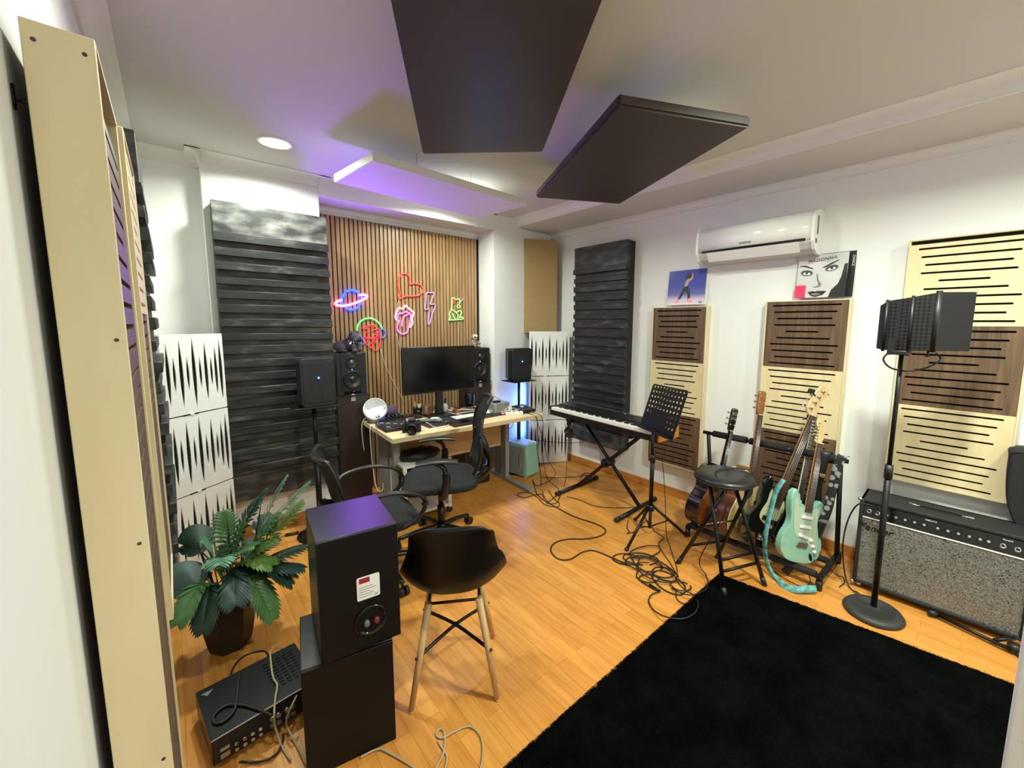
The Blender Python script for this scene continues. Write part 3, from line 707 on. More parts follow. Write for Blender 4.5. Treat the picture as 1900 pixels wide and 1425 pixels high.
# ------------------------------------------------------------------ studio monitors on tall columns
M_col = mat('dark_walnut_column', '#2e211d', .45, var=.12, vscale=6)
M_spk = mat('speaker_black_vinyl', '#18181b', .42, bump=.05, bscale=400)
M_cone = mat('speaker_cone', '#232325', .32); M_dome = mat('grey_dome', '#707072', .3, metal=.5)
L_blue = glow('blue_led', (.18, .38, 1.0), 25)
def column(label, x, y, w=.26, dp=.235, h=.972):
    o = thing('speaker_column', label, 'stand', (x, y, 0), group='tall dark speaker columns')
    MB().bb((-w / 2, 0, 0), (w / 2, dp, h), bev=.003).build('column', M_col, o)
    MB().bb((-w / 2 - .01, -.012, h), (w / 2 + .01, dp, h + .008), bev=.002).build('top_plate', M_black, o)
    MB().bb((-.018, -.003, h - .045), (.018, 0, h - .01)).build('label_tag', mat('grey_tag', '#a8a7a2', .5), o)
    return o
column('tall dark brown speaker column at the left end of the desk', 1.15, 3.705); column('tall dark brown speaker column behind the right side of the monitor', 2.462, 3.705)
def studio(label, x, y, z, rz):
    o = thing('studio_monitor', label, 'speaker', (x, y, z), rz, group='studio monitors on the dark columns')
    MB().bb((-.125, 0, 0), (.125, .22, .365), bev=.005).build('cabinet', M_spk, o)
    MB().bb((-.09, -.005, .035), (.09, .001, .355), bev=.004).build('baffle', M_black, o)
    w = MB().lathe([(.078, 0), (.078, .010), (.070, .012), (.062, .005)], (0, -.004, .135), (0, -1, 0), 32); wr = w.build('woofer_ring', M_black, o)
    c = MB().lathe([(.064, .006), (.040, -.003), (.026, -.006), (.024, .002), (0, .008)], (0, -.008, .135), (0, -1, 0), 32); c.build('woofer_cone', M_cone, wr)
    tr_ = MB().lathe([(.052, 0), (.052, .006), (.044, .004), (.018, -.002)], (0, -.004, .285), (0, -1, 0), 32).build('tweeter_ring', M_black, o)
    MB().ball((0, -.004, .285), .019, 0, 16, 8, (1, .5, 1)).build('tweeter_dome', M_dome, tr_)
    MB().bb((-.07, -.007, .012), (.07, -.004, .03), bev=.003).build('port', M_gloss, o)
    MB().ball((0, -.006, .222), .0035, 0, 8, 6).build('power_led', L_blue, o)
    MB().bb((-.012, -.0065, .002), (.012, -.001, .008)).build('badge', M_white, o)
    return o
studio('black studio monitor speaker with a bulldog plush on top', 1.15, 3.71, .98, .06)
studio('black studio monitor speaker half hidden behind the screen, sloth plush on top', 2.462, 3.71, .98, -.04)

# ------------------------------------------------------------------ PA speakers on pole stands
def pa(label, x, y, z, rz, w=.235, h=.345, dp=.20):
    o = thing('pa_speaker', label, 'speaker', (x, y, z), rz, group='small active speakers on pole stands')
    pr = rrect(w, h, .028, 4, 0, h / 2)
    MB().prism(pr, -.09, .0, basis((0, 0, 0), (1, 0, 0), (0, 0, 1), (0, 1, 0)), bev=.004).build('front_shell', M_spk, o)
    MB().prism([(-w * .47, 0), (w * .47, 0), (w * .34, .12), (-w * .34, .12)], .008, h - .008, bev=.008).build('cabinet', M_spk, o)
    MB().prism(rrect(w - .03, h - .05, .016, 4, 0, h / 2 + .005), -.094, -.088, basis((0, 0, 0), (1, 0, 0), (0, 0, 1), (0, 1, 0)), bev=.002).build('grille', mat('speaker_grille', '#141416', .55, bump=.6, bscale=420), o)
    MB().ball((0, -.095, h * .60), .006, 0, 10, 6).build('power_led', L_blue, o)
    return o
def pole(label, x, y, ztop, r=.02):
    o = thing('speaker_stand', label, 'speaker stand', (x, y, 0), group='black pole speaker stands')
    MB().cyl((0, 0, .012), (0, 0, ztop - .40), r).build('lower_tube', M_metal, o); MB().cyl((0, 0, ztop - .42), (0, 0, ztop - .008), r * .72).build('upper_tube', M_metal, o)
    MB().cyl((0, 0, ztop - .44), (0, 0, ztop - .38), r * 1.35).build('collar', M_black, o); MB().cyl((r, 0, ztop - .41), (r + .03, 0, ztop - .41), .008).ball((r + .035, 0, ztop - .41), .012).build('knob', M_chrome, o)
    MB().bb((-.15, -.115, ztop - .010), (.15, .115, ztop), bev=.003).build('top_plate', M_metal, o)
    MB().lathe([(.16, 0), (.16, .008), (.03, .016), (0, .016)]).build('base_plate', M_metal, o)
    return o
pole('black pole stand under the left speaker, behind the curved-arm office chair', .755, 3.33, 1.0); pa('black active speaker with a blue light in front of the left charcoal diffuser', .765, 3.33, 1.0, .10)
pole('black pole stand under the right speaker, behind the mint computer', 2.765, 3.42, 1.005); pa('black active speaker with a blue light beside the right white diffusers', 2.755, 3.43, 1.005, -.12)

# plush toys
M_bull = mat('charcoal_plush', '#3a3742', .8, bump=.2, bscale=90); M_brn = mat('sloth_fur', '#8d8378', .9, bump=.3, bscale=120); M_cream = mat('cream_fur', '#e8e2d6', .9); M_drk = mat('dark_fur', '#332c29', .9)
bd = thing('bulldog_figure', 'charcoal bulldog plush with a white studded collar on the left studio monitor', 'toy', (1.15, 3.79, 1.3475), -.25)
def blob(spec, sub=2):
    """one continuous skin from connected joints: (parent index, position, radius)"""
    me = bpy.data.meshes.new('blob'); me.from_pydata([s[1] for s in spec], [(s[0], i) for i, s in enumerate(spec) if s[0] is not None], [])
    o = bpy.data.objects.new('blob', me); COL.objects.link(o); sk = o.modifiers.new('k', 'SKIN'); sk.use_smooth_shade = True
    for i, s in enumerate(spec): me.skin_vertices[0].data[i].radius = (s[2], s[2]) if not isinstance(s[2], tuple) else s[2]
    me.skin_vertices[0].data[0].use_root = True
    sb = o.modifiers.new('s', 'SUBSURF'); sb.levels = sb.render_levels = sub
    dg = bpy.context.evaluated_depsgraph_get(); dg.update(); r = bpy.data.meshes.new_from_object(o.evaluated_get(dg)); bpy.data.objects.remove(o)
    for p in r.polygons: p.use_smooth = True
    return r
def melt(balls, vox=.004):
    """one continuous skin from overlapping ellipsoids: (centre, radii[, z turn])"""
    mb = MB()
    for b in balls: mb.ball(b[0], 1, 0, 20, 14, b[1], Matrix.Rotation(b[2], 3, 'Z') if len(b) > 2 else None)
    me = bpy.data.meshes.new('melt'); mb.bm.to_mesh(me); mb.bm.free(); o = bpy.data.objects.new('melt', me); COL.objects.link(o)
    r = o.modifiers.new('r', 'REMESH'); r.mode = 'VOXEL'; r.voxel_size = vox; s = o.modifiers.new('s', 'SMOOTH'); s.iterations = 6; s.factor = .5
    dg = bpy.context.evaluated_depsgraph_get(); dg.update(); out = bpy.data.meshes.new_from_object(o.evaluated_get(dg)); bpy.data.objects.remove(o)
    for q in out.polygons: q.use_smooth = True
    return out
link('body', melt([((-.055, .0, .050), (.062, .062, .050)), ((.01, 0, .062), (.062, .060, .060)), ((.035, -.005, .085), (.048, .050, .055)), ((.050, -.022, .132), (.047, .050, .043)), ((.078, -.045, .114), (.030, .036, .028), -.5),
   ((.058, -.060, .104), (.020, .022, .024)), ((.092, -.024, .104), (.020, .022, .024)), ((-.06, -.055, .034), (.040, .028, .034)), ((-.04, -.075, .014), (.036, .016, .014)), ((-.06, .055, .034), (.040, .028, .034)),
   ((.045, -.058, .04), (.022, .020, .042)), ((.055, -.074, .014), (.026, .018, .014)), ((.075, .028, .04), (.020, .020, .042)), ((.092, .016, .014), (.026, .018, .014)), ((-.115, .0, .06), (.016, .012, .014))]), M_bull, bd)
for c, a in (((.022, -.058, .163), .5), ((.075, .018, .165), -.5)): MB().prism([(-.013, -.004), (.013, -.004), (.008, .018), (-.006, .022)], -.005, .005, T(*c) @ RZ(-.55) @ RX(PI / 2 - .5)).build('ear', M_bull, bd)
for c in ((.062, -.066, .134), (.092, -.034, .134)): MB().ball(c, .0055, 0, 8, 6).build('eye', M_gloss, bd)
MB().ball((.096, -.066, .124), .009, 0, 10, 8, (1, 1, .8)).build('nose', M_gloss, bd)
MB().tube([(.070, -.084, .100), (.090, -.076, .112), (.098, -.068, .114), (.104, -.058, .112), (.110, -.038, .100)], .0028, 6).build('mouth_fold', M_drk, bd)
ring = [(.040 + .052 * math.cos(a), -.010 + .055 * math.sin(a), .094 - .014 * math.cos(a + .5)) for a in [2 * PI * k / 18 for k in range(18)]]
MB().tube(ring, .006, 8, closed=True).build('collar', M_black, bd); bc_ = [k for k in kids(bd) if k.name.startswith('collar')][0]
for k in range(9):
    a = -2.2 + 2.9 * k / 8; MB().ball((.040 + .057 * math.cos(a), -.010 + .060 * math.sin(a), .094 - .014 * math.cos(a + .5)), .0042, 0, 8, 6).build('stud', M_white, bc_)
MB().bb((.010, -.083, .070), (.026, -.071, .086), bev=.003).build('name_tag', M_white, bc_)
sl = thing('sloth_toy', 'small sloth plush with a pale face on the right studio monitor', 'toy', (2.44, 3.78, 1.3475), .1)
link('body', melt([((0, 0, .038), (.036, .030, .040)), ((0, 0, .075), (.028, .026, .03)), ((0, -.004, .112), (.036, .034, .033)), ((-.034, -.034, .015), (.016, .026, .015), .3), ((.034, -.034, .015), (.016, .026, .015), -.3), ((-.034, -.016, .055), (.012, .014, .022)), ((-.034, -.034, .036), (.011, .016, .014)), ((.036, -.016, .055), (.012, .014, .022)), ((.044, -.034, .044), (.011, .016, .014))], .003), M_brn, sl)
MB().ball((0, -.020, .112), .031, 0, 16, 10, (1, .6, .9)).build('face', M_cream, sl)
for x in (-.016, .016):
    MB().ball((x * 1.1, -.035, .113), .012, 0, 10, 8, (1.1, .5, .8), Matrix.Rotation(.5 * (1 if x < 0 else -1), 3, 'Y')).build('eye_patch', M_drk, sl); MB().ball((x, -.0405, .115), .0045, 0, 8, 6).build('eye', M_gloss, sl)
MB().ball((0, -.043, .104), .006, 0, 8, 6, (1.2, .8, .8)).build('nose', M_drk, sl)

# ------------------------------------------------------------------ office chairs
M_mesh = mat('black_mesh_fabric', '#101012', .75, bump=.5, bscale=350); M_fabr = mat('black_seat_fabric', '#131416', .85, bump=.3, bscale=250); M_nyl = mat('black_nylon_frame', '#131316', .38)
def star_base(o, seatz, r=.30, a0=0.0):
    for k in range(5):
        a = a0 + 2 * PI * k / 5; c, s = math.cos(a), math.sin(a)
        g = MB(); g.tube([(c * .03, s * .03, .115), (c * .15, s * .15, .105), (c * r, s * r, .075)], lambda t: .026 - .009 * t, 8, flat=.75); bl = g.build('base_leg', M_nyl, o)
        w = MB(); w.cyl((c * r, s * r, .04), (c * r, s * r, .085), .008); px_, py_ = -s, c
        for q in (-1, 1): w.cyl((c * r + px_ * .006 * q + c * .012, s * r + py_ * .006 * q + s * .012, .027), (c * r + px_ * .026 * q + c * .012, s * r + py_ * .026 * q + s * .012, .027), .027, seg=16)
        w.build('caster', M_black, bl)
    MB().cyl((0, 0, .09), (0, 0, .135), .036).cyl((0, 0, .13), (0, 0, .27), .027).cyl((0, 0, .27), (0, 0, seatz - .05), .018).build('gas_lift', M_nyl, o)
    MB().bb((-.09, -.11, seatz - .065), (.09, .11, seatz - .03), bev=.008).build('tilt_mechanism', M_black, o)
def seat_pad(o, z, w=.48, dp=.47, th=.075):
    def f(u, v):
        a = 2 * PI * u; k = (abs(math.cos(a)) ** 4 + abs(math.sin(a)) ** 4) ** -.25; rr = math.sin(PI * v) ** .28 if 0 < v < 1 else 0
        x, y = w / 2 * k * math.cos(a) * rr, dp / 2 * k * math.sin(a) * rr
        zz = z - th / 2 * math.cos(PI * v) - .028 * max(0, y / (dp / 2)) ** 3 * (1 if y > 0 else 0) + (.012 * (abs(x) / (w / 2)) ** 2 if v > .5 else 0)
        return (x, y, zz)
    MB().grid(f, 36, 14).build('seat', M_fabr, o)

def task_chair(loc, rz):
    """facing +y; tall mesh back with an open lumbar frame, T-shaped arms"""
    o = thing('office_chair', 'black mesh office chair with a tall back and T-shaped armrests, at the desk', 'chair', loc, rz); sz = .475
    star_base(o, sz, .30, .5); seat_pad(o, sz, .52, .54)
    prof = [(-.265, .56), (-.295, .64), (-.308, .74), (-.305, .84), (-.325, .95), (-.372, 1.06)]
    pc = catmull([(0, y, z) for y, z in prof], 4); n = len(pc) - 1
    def wid(t): return .19 + .045 * math.sin(PI * min(1, t * 1.25)) - .03 * max(0, t - .75) * 4 * .8
    def bk(u, v):
        p = pc[min(n, int(round(v * n)))]; x = (u - .5) * 2; return (x * wid(v), p.y + .035 * x * x, p.z)
    MB().grid(bk, 12, n, thick=.006).build('mesh_back', M_mesh, o)
    e = [V(bk(0, i / n)) for i in range(n + 1)]; e2 = [V(bk(1, i / n)) for i in range(n + 1)]; top = [V(bk(k / 6, 1)) + V((0, 0, .008)) for k in range(1, 6)]
    MB().tube(e + top + e2[::-1], .016, 8, n=2, flat=.8).build('back_frame', M_nyl, o)
    for s in (-1, 1):
        MB().tube([(s * .215, -.272, .80), (s * .185, -.325, .72), (s * .12, -.355, .62), (s * .06, -.34, .53), (s * .03, -.24, .455)], lambda t: .026 - .006 * abs(t - .5), 8, flat=.7).build('lumbar_strut', M_nyl, o)
    MB().tube([(-.20, -.278, .60), (-.1, -.315, .575), (0, -.325, .57), (.1, -.315, .575), (.20, -.278, .60)], .022, 8, flat=1.3).build('lumbar_bar', M_nyl, o)
    MB().tube([(0, -.33, .56), (0, -.31, .47), (0, -.12, .43)], .026, 8, flat=.6, up=(1, 0, 0)).build('back_bracket', M_nyl, o)
    for s in (-1, 1):
        a = MB().tube([(s * .18, -.02, .435), (s * .262, -.02, .44), (s * .285, -.03, .50), (s * .285, -.04, .58), (s * .285, -.02, .655), (s * .285, .03, .688)], lambda t: .030 - .006 * t, 8, flat=.6); a.build('arm_post', M_nyl, o)
        MB().grid(lambda u, v: (s * .285 + .045 * math.cos(2 * PI * v), .02 + .135 * (2 * u - 1) , .70 + .013 * math.sin(2 * PI * v) - .012 * (2 * u - 1) ** 2), 10, 14).build('arm_pad', M_nyl, o)
    return o
task_chair((1.40, 2.64, 0), math.radians(62))

def loop_chair(loc, rz):
    """facing +y; lower back with curved frame and closed loop arms"""
    o = thing('office_chair', 'black office chair with curved loop armrests, left of the desk', 'chair', loc, rz); sz = .40
    star_base(o, sz, .29, .2); seat_pad(o, sz, .47, .46, .07)
    prof = [(-.225, .46), (-.262, .56), (-.285, .66), (-.31, .76), (-.345, .845)]
    pc = catmull([(0, y, z) for y, z in prof], 4); n = len(pc) - 1
    def bk(u, v):
        p = pc[min(n, int(round(v * n)))]; x = (u - .5) * 2; return (x * (.20 + .03 * math.sin(PI * v)), p.y + .05 * x * x, p.z)
    MB().grid(bk, 12, n, thick=.006).build('mesh_back', M_mesh, o)
    e = [V(bk(0, i / n)) for i in range(n + 1)]; e2 = [V(bk(1, i / n)) for i in range(n + 1)]
    MB().tube(e + [V(bk(k / 6, 1)) for k in range(1, 6)] + e2[::-1] + [V(bk(k / 6, 0)) for k in range(5, 0, -1)], .017, 8, n=2, flat=.9, closed=True).build('back_frame', M_nyl, o)
    MB().tube([(0, -.27, .56), (0, -.295, .46), (0, -.24, .37), (0, -.05, .355)], .03, 8, flat=.45, up=(1, 0, 0)).build('back_bracket', M_nyl, o)
    MB().bb((-.05, -.33, .49), (.05, -.285, .56), bev=.008).build('back_height_clip', M_black, o)
    for s in (-1, 1):
        MB().tube([(s * .20, -.24, .53), (s * .255, -.17, .605), (s * .268, -.02, .63), (s * .268, .12, .61), (s * .262, .205, .555), (s * .25, .20, .465), (s * .235, .11, .395), (s * .19, .0, .365)], lambda t: .021, 10, flat=.62).build('armrest', M_nyl, o)
    return o
loop_chair((.905, 2.52, 0), math.radians(-98))

# ------------------------------------------------------------------ shell chair with wooden legs
sc_ = thing('shell_chair', 'black moulded shell chair with wooden legs, its back to the camera', 'chair', (.88, 1.545, 0), math.radians(-32.3))
M_shell = mat('black_moulded_shell', '#070707', .42, spec=.3); M_leg = woodmat('beech_leg', '#b08a5a', '#c9a574', .45, (30, 30, 2), 4)
sp_ = catmull([(0, -.205, .800), (0, -.20, .72), (0, -.188, .62), (0, -.165, .53), (0, -.10, .462), (0, .0, .440), (0, .10, .448), (0, .18, .458), (0, .225, .440)], 4); ns = len(sp_) - 1
def shell(u, v):
    t = v * ns; i = min(ns - 1, int(t)); p = sp_[i].lerp(sp_[i + 1], t - i); x = (u - .5) * 2
    wv = [(0, .150), (.06, .163), (.2, .176), (.38, .205), (.5, .225), (.62, .228), (.8, .215), (.93, .195), (1, .165)]
    for (a, wa), (b, wb) in zip(wv, wv[1:]):
        if a <= v <= b: w = wa + (wb - wa) * (v - a) / (b - a); break
    sag = abs(x) ** 2.6; up = math.sin(PI * min(1, max(0, (v - .12) / .8))) ; fwd = 1 - min(1, v / .55)
    return (x * w, p.y + sag * (.05 + .03 * fwd) * min(1, .2 + v * 4) * (1 if v < .55 else max(0, 1 - (v - .55) / .3)), p.z - .03 * abs(x) ** 5 * max(0, 1 - v / .08) + sag * .085 * up * (1 if v > .35 else .4 + .6 * v / .35))
MB().grid(shell, 24, 34, thick=.007).build('shell', M_shell, sc_)
rim_pts = [V(shell(0, j / 24)) for j in range(24, -1, -1)] + [V(shell(i / 12, 0)) for i in range(1, 12)] + [V(shell(1, j / 24)) for j in range(25)] + [V(shell(i / 12, 1)) for i in range(11, 0, -1)]
MB().tube(rim_pts, .0055, 6, n=1, closed=True).build('shell_rim', M_shell, sc_)
def shell_pad(u, v): p = V(shell(.12 + .76 * u, .50 + .44 * v)); return (p.x, p.y, p.z + .006 + .02 * (math.sin(PI * u) * math.sin(PI * v)) ** .35)
MB().grid(shell_pad, 14, 12, thick=.012).build('seat_cushion', mat('black_leatherette', '#151517', .4), sc_)
LT, LB = .105, .178
for x in (-1, 1):
    for y in (-1, 1):
        yb = y * LB; MB().cyl((x * LT, y * LT * .95, .425), (x * LB, yb, .006), .0165, .0115, 14).cyl((x * LB, yb, .008), (x * LB * 1.003, yb * 1.003, 0), .0118, .0118, 12, 0).build('leg', M_leg, sc_)
def lp(x, y, z): t = (.425 - z) / .425; return V((x * (LT + (LB - LT) * t), y * (LT * .95 + (LB - LT * .95) * t), z))
br = MB()
for x, y in ((1, 1), (1, -1)): br.tube([lp(x, y, .215), V((0, 0, .235)), lp(-x, -y, .215)], .0075, 8, n=8)
for x in (-1, 1):
    br.tube([lp(x, -1, .418), lp(x, 1, .418)], .006, 8, sm=False); br.tube([lp(-1, x, .42), lp(1, x, .42)], .006, 8, sm=False); pass
br.ball((0, 0, .235), .016, s=(1, 1, .5)); br.build('wire_bracing', M_metal, sc_)
for x in (-1, 1):
    for y in (-1, 1): p = lp(x, y, .215); MB().cyl(p + V((x * .010, y * .010, 0)), p + V((x * .016, y * .016, 0)), .006, seg=10).build('bolt', M_screw, sc_)

# ------------------------------------------------------------------ two stacked hi-fi speakers seen from behind
M_vin = mat('black_ash_vinyl', '#0d0d0f', .30, bump=.06, bscale=200, stretch=(1, 8, 8)); M_bk = mat('matt_black_board', '#080707', .55, spec=.25)
def hifi(label, c, w, dp, h, z, rz, terminals):
    o = thing('hifi_speaker', label, 'speaker', (*c, z), rz)
    MB().bb((-w / 2, -dp / 2 + .012, 0), (w / 2, dp / 2, h), bev=.003).build('cabinet', M_vin, o)
    MB().bb((-w / 2 + .001, -dp / 2, .001), (w / 2 - .001, -dp / 2 + .014, h - .001), bev=.002).build('rear_board', M_bk, o)
    if terminals:
        MB().prism(rrect(.078, .088, .006, 3, .025, h - .21), 0, .0012, T(0, -dp / 2, 0) @ RX(PI / 2)).build('type_label', M_white, o)
        MB().prism([(-.006, h - .19), (.03, h - .19), (.03, h - .171), (-.006, h - .171)], 0, .002, T(0, -dp / 2, 0) @ RX(PI / 2)).build('label_mark', mat('label_red', '#9c2430', .5), o)
        tx = MB()
        for i, (a, b) in enumerate(((-.008, .04), (-.008, .052), (-.008, .03), (-.008, .045), (-.008, .038))): tx.bb((a, -dp / 2 - .002, h - .206 - i * .009), (b, -dp / 2 - .001, h - .2045 - i * .009))
        tx.build('label_print', M_grey, o)
        link('label_print', textmesh('CE', .011, .0003), M_black, o, M=basis((.05, -dp / 2 - .0016, h - .245), (1, 0, 0), (0, 0, 1), (0, -1, 0)))
        cup = MB().lathe([(.058, 0), (.058, .004), (.05, .006), (.048, .001), (.036, -.004)], (.03, -dp / 2, .105), (0, -1, 0), 32); tc = cup.build('terminal_cup', M_gloss, o)
        for x, m in ((.013, M_grey), (.047, mat('dull_red_post', '#7a2a2a', .5))): MB().cyl((x, -dp / 2 + .002, .103), (x, -dp / 2 - .016, .103), .0105, .009, 14).cyl((x, -dp / 2 - .016, .103), (x, -dp / 2 - .020, .103), .004, seg=10).build('terminal_post', m, tc)
    for x in (-1, 1):
        for y in (-1, 1): pass
    return o
hifi('black loudspeaker on top of the stack, rear side with white label and terminals', (.466, 1.607), .270, .322, .447, .4165, -.125, True)
hifi('larger plain black loudspeaker at the bottom of the stack in the foreground', (.427, 1.607), .302, .318, .4155, 0, -.20, False)

# ------------------------------------------------------------------ black receiver on the floor
rc = thing('av_receiver', 'black audio receiver on the floor, rear sockets facing the camera', 'receiver', (.005, 1.742, 0), .11)
RW, RD, RH = .36, .29, .118
MB().bb((0, 0, .014), (RW, RD, RH), bev=.003).build('case', mat('black_steel_case', '#101012', .33, metal=.2), rc)
MB().bb((.004, -.002, .018), (RW - .004, .002, RH - .006)).build('rear_panel', M_blackm, rc); rp_ = [k for k in kids(rc) if k.name.startswith('rear_panel')][0]
MB().bb((0, -.003, RH - .004), (RW, .0, RH - .001)).build('top_lip', M_steel, rc)
for x in (.04, RW - .04):
    for y in (.04, RD - .04): MB().cyl((x, y, 0), (x, y, .015), .02, seg=14).build('foot', M_black, rc)
for i, x in enumerate((.07, .095, .12, .145)):
    for z in (.035, .058): MB().cyl((x, -.002, z), (x, -.012, z), .0065, seg=10).cyl((x, -.012, z), (x, -.0135, z), .004, seg=8).build('phono_socket', M_chrome, rp_)
for x in (.185, .205, .235, .255):
    for z in (.045, .075): MB().cyl((x, -.002, z), (x, -.020, z), .009, seg=12).build('speaker_terminal', M_steel if z > .05 else M_grey, rp_)
MB().bb((.022, -.008, .03), (.05, -.002, .05)).bb((.022, -.008, .06), (.05, -.002, .072)).build('ports', M_steel, rc)
MB().prism([(.03, RD - .055), (.052, RD - .03), (.012, RD - .03)], RH, RH + .0008).build('warning_mark', M_grey, rc)
v = MB()
for i in range(9):
    for j in range(5): v.bb((.22 + j * .024, .07 + i * .021, RH), (.236 + j * .024, .076 + i * .021, RH + .0006))
v.build('vent_slots', M_gloss, rc)
# ------------------------------------------------------------------ digital piano on an X stand
M_key = mat('white_key', '#f1f0ec', .25); M_bkey = mat('black_key', '#101012', .3)
kx = V((.06, 1.24, 0)).normalized()          # runs from the right end (near) to the left end (far)
MK = basis((2.752, 2.92, .715), -kx, V((kx.y, -kx.x, 0)), (0, 0, 1))      # local x: left end -> right end as the player sees it, y: away from the player
kb = thing('digital_piano', 'black digital piano with white keys on the X stand', 'keyboard', M=MK); KL = 1.245
MB().bb((0, 0, 0), (KL, .29, .052), bev=.006).build('base_case', M_black, kb)
MB().prism([(.115, .050), (.29, .050), (.29, .098), (.262, .104), (.125, .094)], .0, KL, basis((0, 0, 0), (0, 1, 0), (0, 0, 1), (1, 0, 0)), bev=.002).build('top_case', M_black, kb)
for a, b in ((0, .018), (KL - .018, KL)): MB().bb((a, .0, .05), (b, .12, .088), bev=.004).build('end_block', M_black, kb)
MB().bb((KL, .01, .0), (KL + .014, .28, .09), bev=.003).build('wooden_cheek', woodmat('orange_cheek', '#a8651f', '#c98632', .4, (10, 2, 10)), kb)
nk = 52; kw = (KL - .04) / nk; wk = MB(); bk_ = MB()
for i in range(nk):
    x = .02 + i * kw; wk.bb((x + .0005, .004, .048), (x + kw - .0005, .122, .078), bev=.0012, seg=1)
    if (i + 5) % 7 in (0, 1, 3, 4, 5) and i < nk - 1: bk_.bb((x + kw - .006, .045, .074), (x + kw + .006, .122, .090), bev=.001, seg=1)
wk.build('white_keys', M_key, kb); bk_.build('black_keys', M_bkey, kb)
for i in range(4): MB().cyl((.75 + i * .10, .235, .100), (.75 + i * .10, .235, .112), .008, seg=12).build('knob', M_grey, kb)
MB().bb((.05, .27, .101), (KL - .05, .28, .1035)).build('trim_line', M_grey, kb)

xs = thing('keyboard_stand', 'black X-shaped keyboard stand under the digital piano', 'keyboard stand', (2.92, 2.31, 0))
for sx, (ya, yb) in ((-.018, (.345, -.36)), (.018, (-.35, .33))):
    MB().tube([(sx, ya, .03), (sx, yb, .68)], .017, 10, sm=False).build('crossed_leg', M_metal, xs)
for y in (.345, -.35): MB().cyl((-.30, y + .0, .021), (.28, y + .03, .021), .018).build('foot_bar', M_metal, xs); 
for y in (.345, -.35):
    for x, d in ((-.30, 0), (.28, .03)): MB().cyl((x - .02, y + d, .021), (x + .02, y + d, .021), .021).build('rubber_cap', M_black, xs)
for y in (-.36, .33): MB().bb((-.19, y - .018, .68), (.16, y + .018, .703), bev=.006).build('support_arm', M_metal, xs)
MB().cyl((-.06, -.005, .352), (.05, -.005, .352), .04).cyl((-.085, -.005, .352), (-.06, -.005, .352), .022).build('clamp', M_black, xs)

hp = thing('headphones', 'black headphones hanging below the left end of the piano', 'headphones', (2.85, 2.745, .60), .9)
MB().tube([(-.075, 0, -.03), (-.085, 0, .02), (-.06, 0, .075), (0, 0, .098), (.06, 0, .075), (.085, 0, .02), (.075, 0, -.03)], .011, 8, flat=1.4).build('headband', M_black, hp)
for s in (-1, 1):
    MB().cyl((s * .052, 0, -.05), (s * .078, 0, -.05), .042, .036, 20).build('ear_cup', M_black, hp); MB().cyl((s * .034, 0, -.05), (s * .054, 0, -.05), .036, .042, 20).build('ear_pad', M_blackm, hp)
MB().lathe([(.012, 0), (.02, .004), (.012, .008)], (.08, 0, -.05), (1, 0, 0)).build('ear_badge', M_grey, hp)
solo('headphone_hook', MB().bb((2.83, 2.72, .66), (2.865, 2.77, .712), bev=.006).cyl((2.85, 2.745, .66), (2.85, 2.745, .712), .012), M_black, 'small black hook clamped under the piano for the headphones', 'hook')
pd = thing('power_adapter', 'black power brick on the floor behind the keyboard stand', 'power adapter', (3.13, 2.73, 0), .4)
MB().bb((-.06, -.032, 0), (.06, .032, .034), bev=.008).build('brick', M_black, pd)
MB().tube([(.06, 0, .015), (.12, .0, .008), (.18, .05, .006), (.14, .10, .006), (.02, .09, .006)], .0035, 6).build('lead', M_cable, pd)

# ------------------------------------------------------------------ music stand
mL, mR = V((2.71, 1.842, .808)), V((2.487, 1.425, .826)); mx = (mR - mL).normalized(); wN = V((-.87, .49, 0)).normalized()
up0 = V((.87 * .115, -.49 * .115, .34)).normalized(); mz = mx.cross(up0).normalized(); up1 = mz.cross(mx)
ms = thing('music_stand', 'black orchestral music stand with a perforated desk', 'music stand', (2.637, 1.667, 0))
MP = basis(mL - V((2.637, 1.667, 0)), mx, up1, mz); mw = (mR - mL).length
holes = [circ(.042 + i * (mw - .084) / 9, .066 + j * .0385, .0105, .0098, 14) for i in range(10) for j in range(8) if j > 2 or i > 6 or (j == 2 and i < 2)]
link('perforated_desk', flatmesh(rrect(mw, .355, .02, 4, mw / 2, .1775), holes, .002), M_metal, ms, M=MP)
MB().bb((0, -.002, -.002), (mw, .003, .05), bev=.002).bb((0, -.002, .047), (mw, .016, .05), bev=.001).xform(MP).build('lip', M_metal, ms)
MB().cyl((0, 0, .245), (0, 0, .62), .0155).build('lower_tube', M_metal, ms); MB().cyl((0, 0, .52), (-.012, .0, .83), .0105).build('upper_tube', M_metal, ms)
MB().cyl((0, 0, .58), (0, 0, .64), .021).cyl((-.02, 0, .61), (-.05, 0, .61), .007).build('height_clamp', M_black, ms)
hub = MB().cyl((0, 0, .20), (0, 0, .245), .026).cyl((0, 0, .06), (0, 0, .22), .012).build('hub', M_black, ms)
for fx, fy in ((-.313, -.02), (.196, -.191), (.117, .211)):
    MB().tube([(fx * .07, fy * .07, .235), (fx * .97, fy * .97, .018)], .0105, 8, sm=False).build('leg', M_metal, ms); MB().ball((fx, fy, .013), .014, 0, 10, 8, (1.2, 1.2, .9)).build('rubber_foot', M_black, ms)
    MB().tube([(0, 0, .07), (fx * .52, fy * .52, .125)], .005, 6, sm=False).build('brace', M_metal, ms)

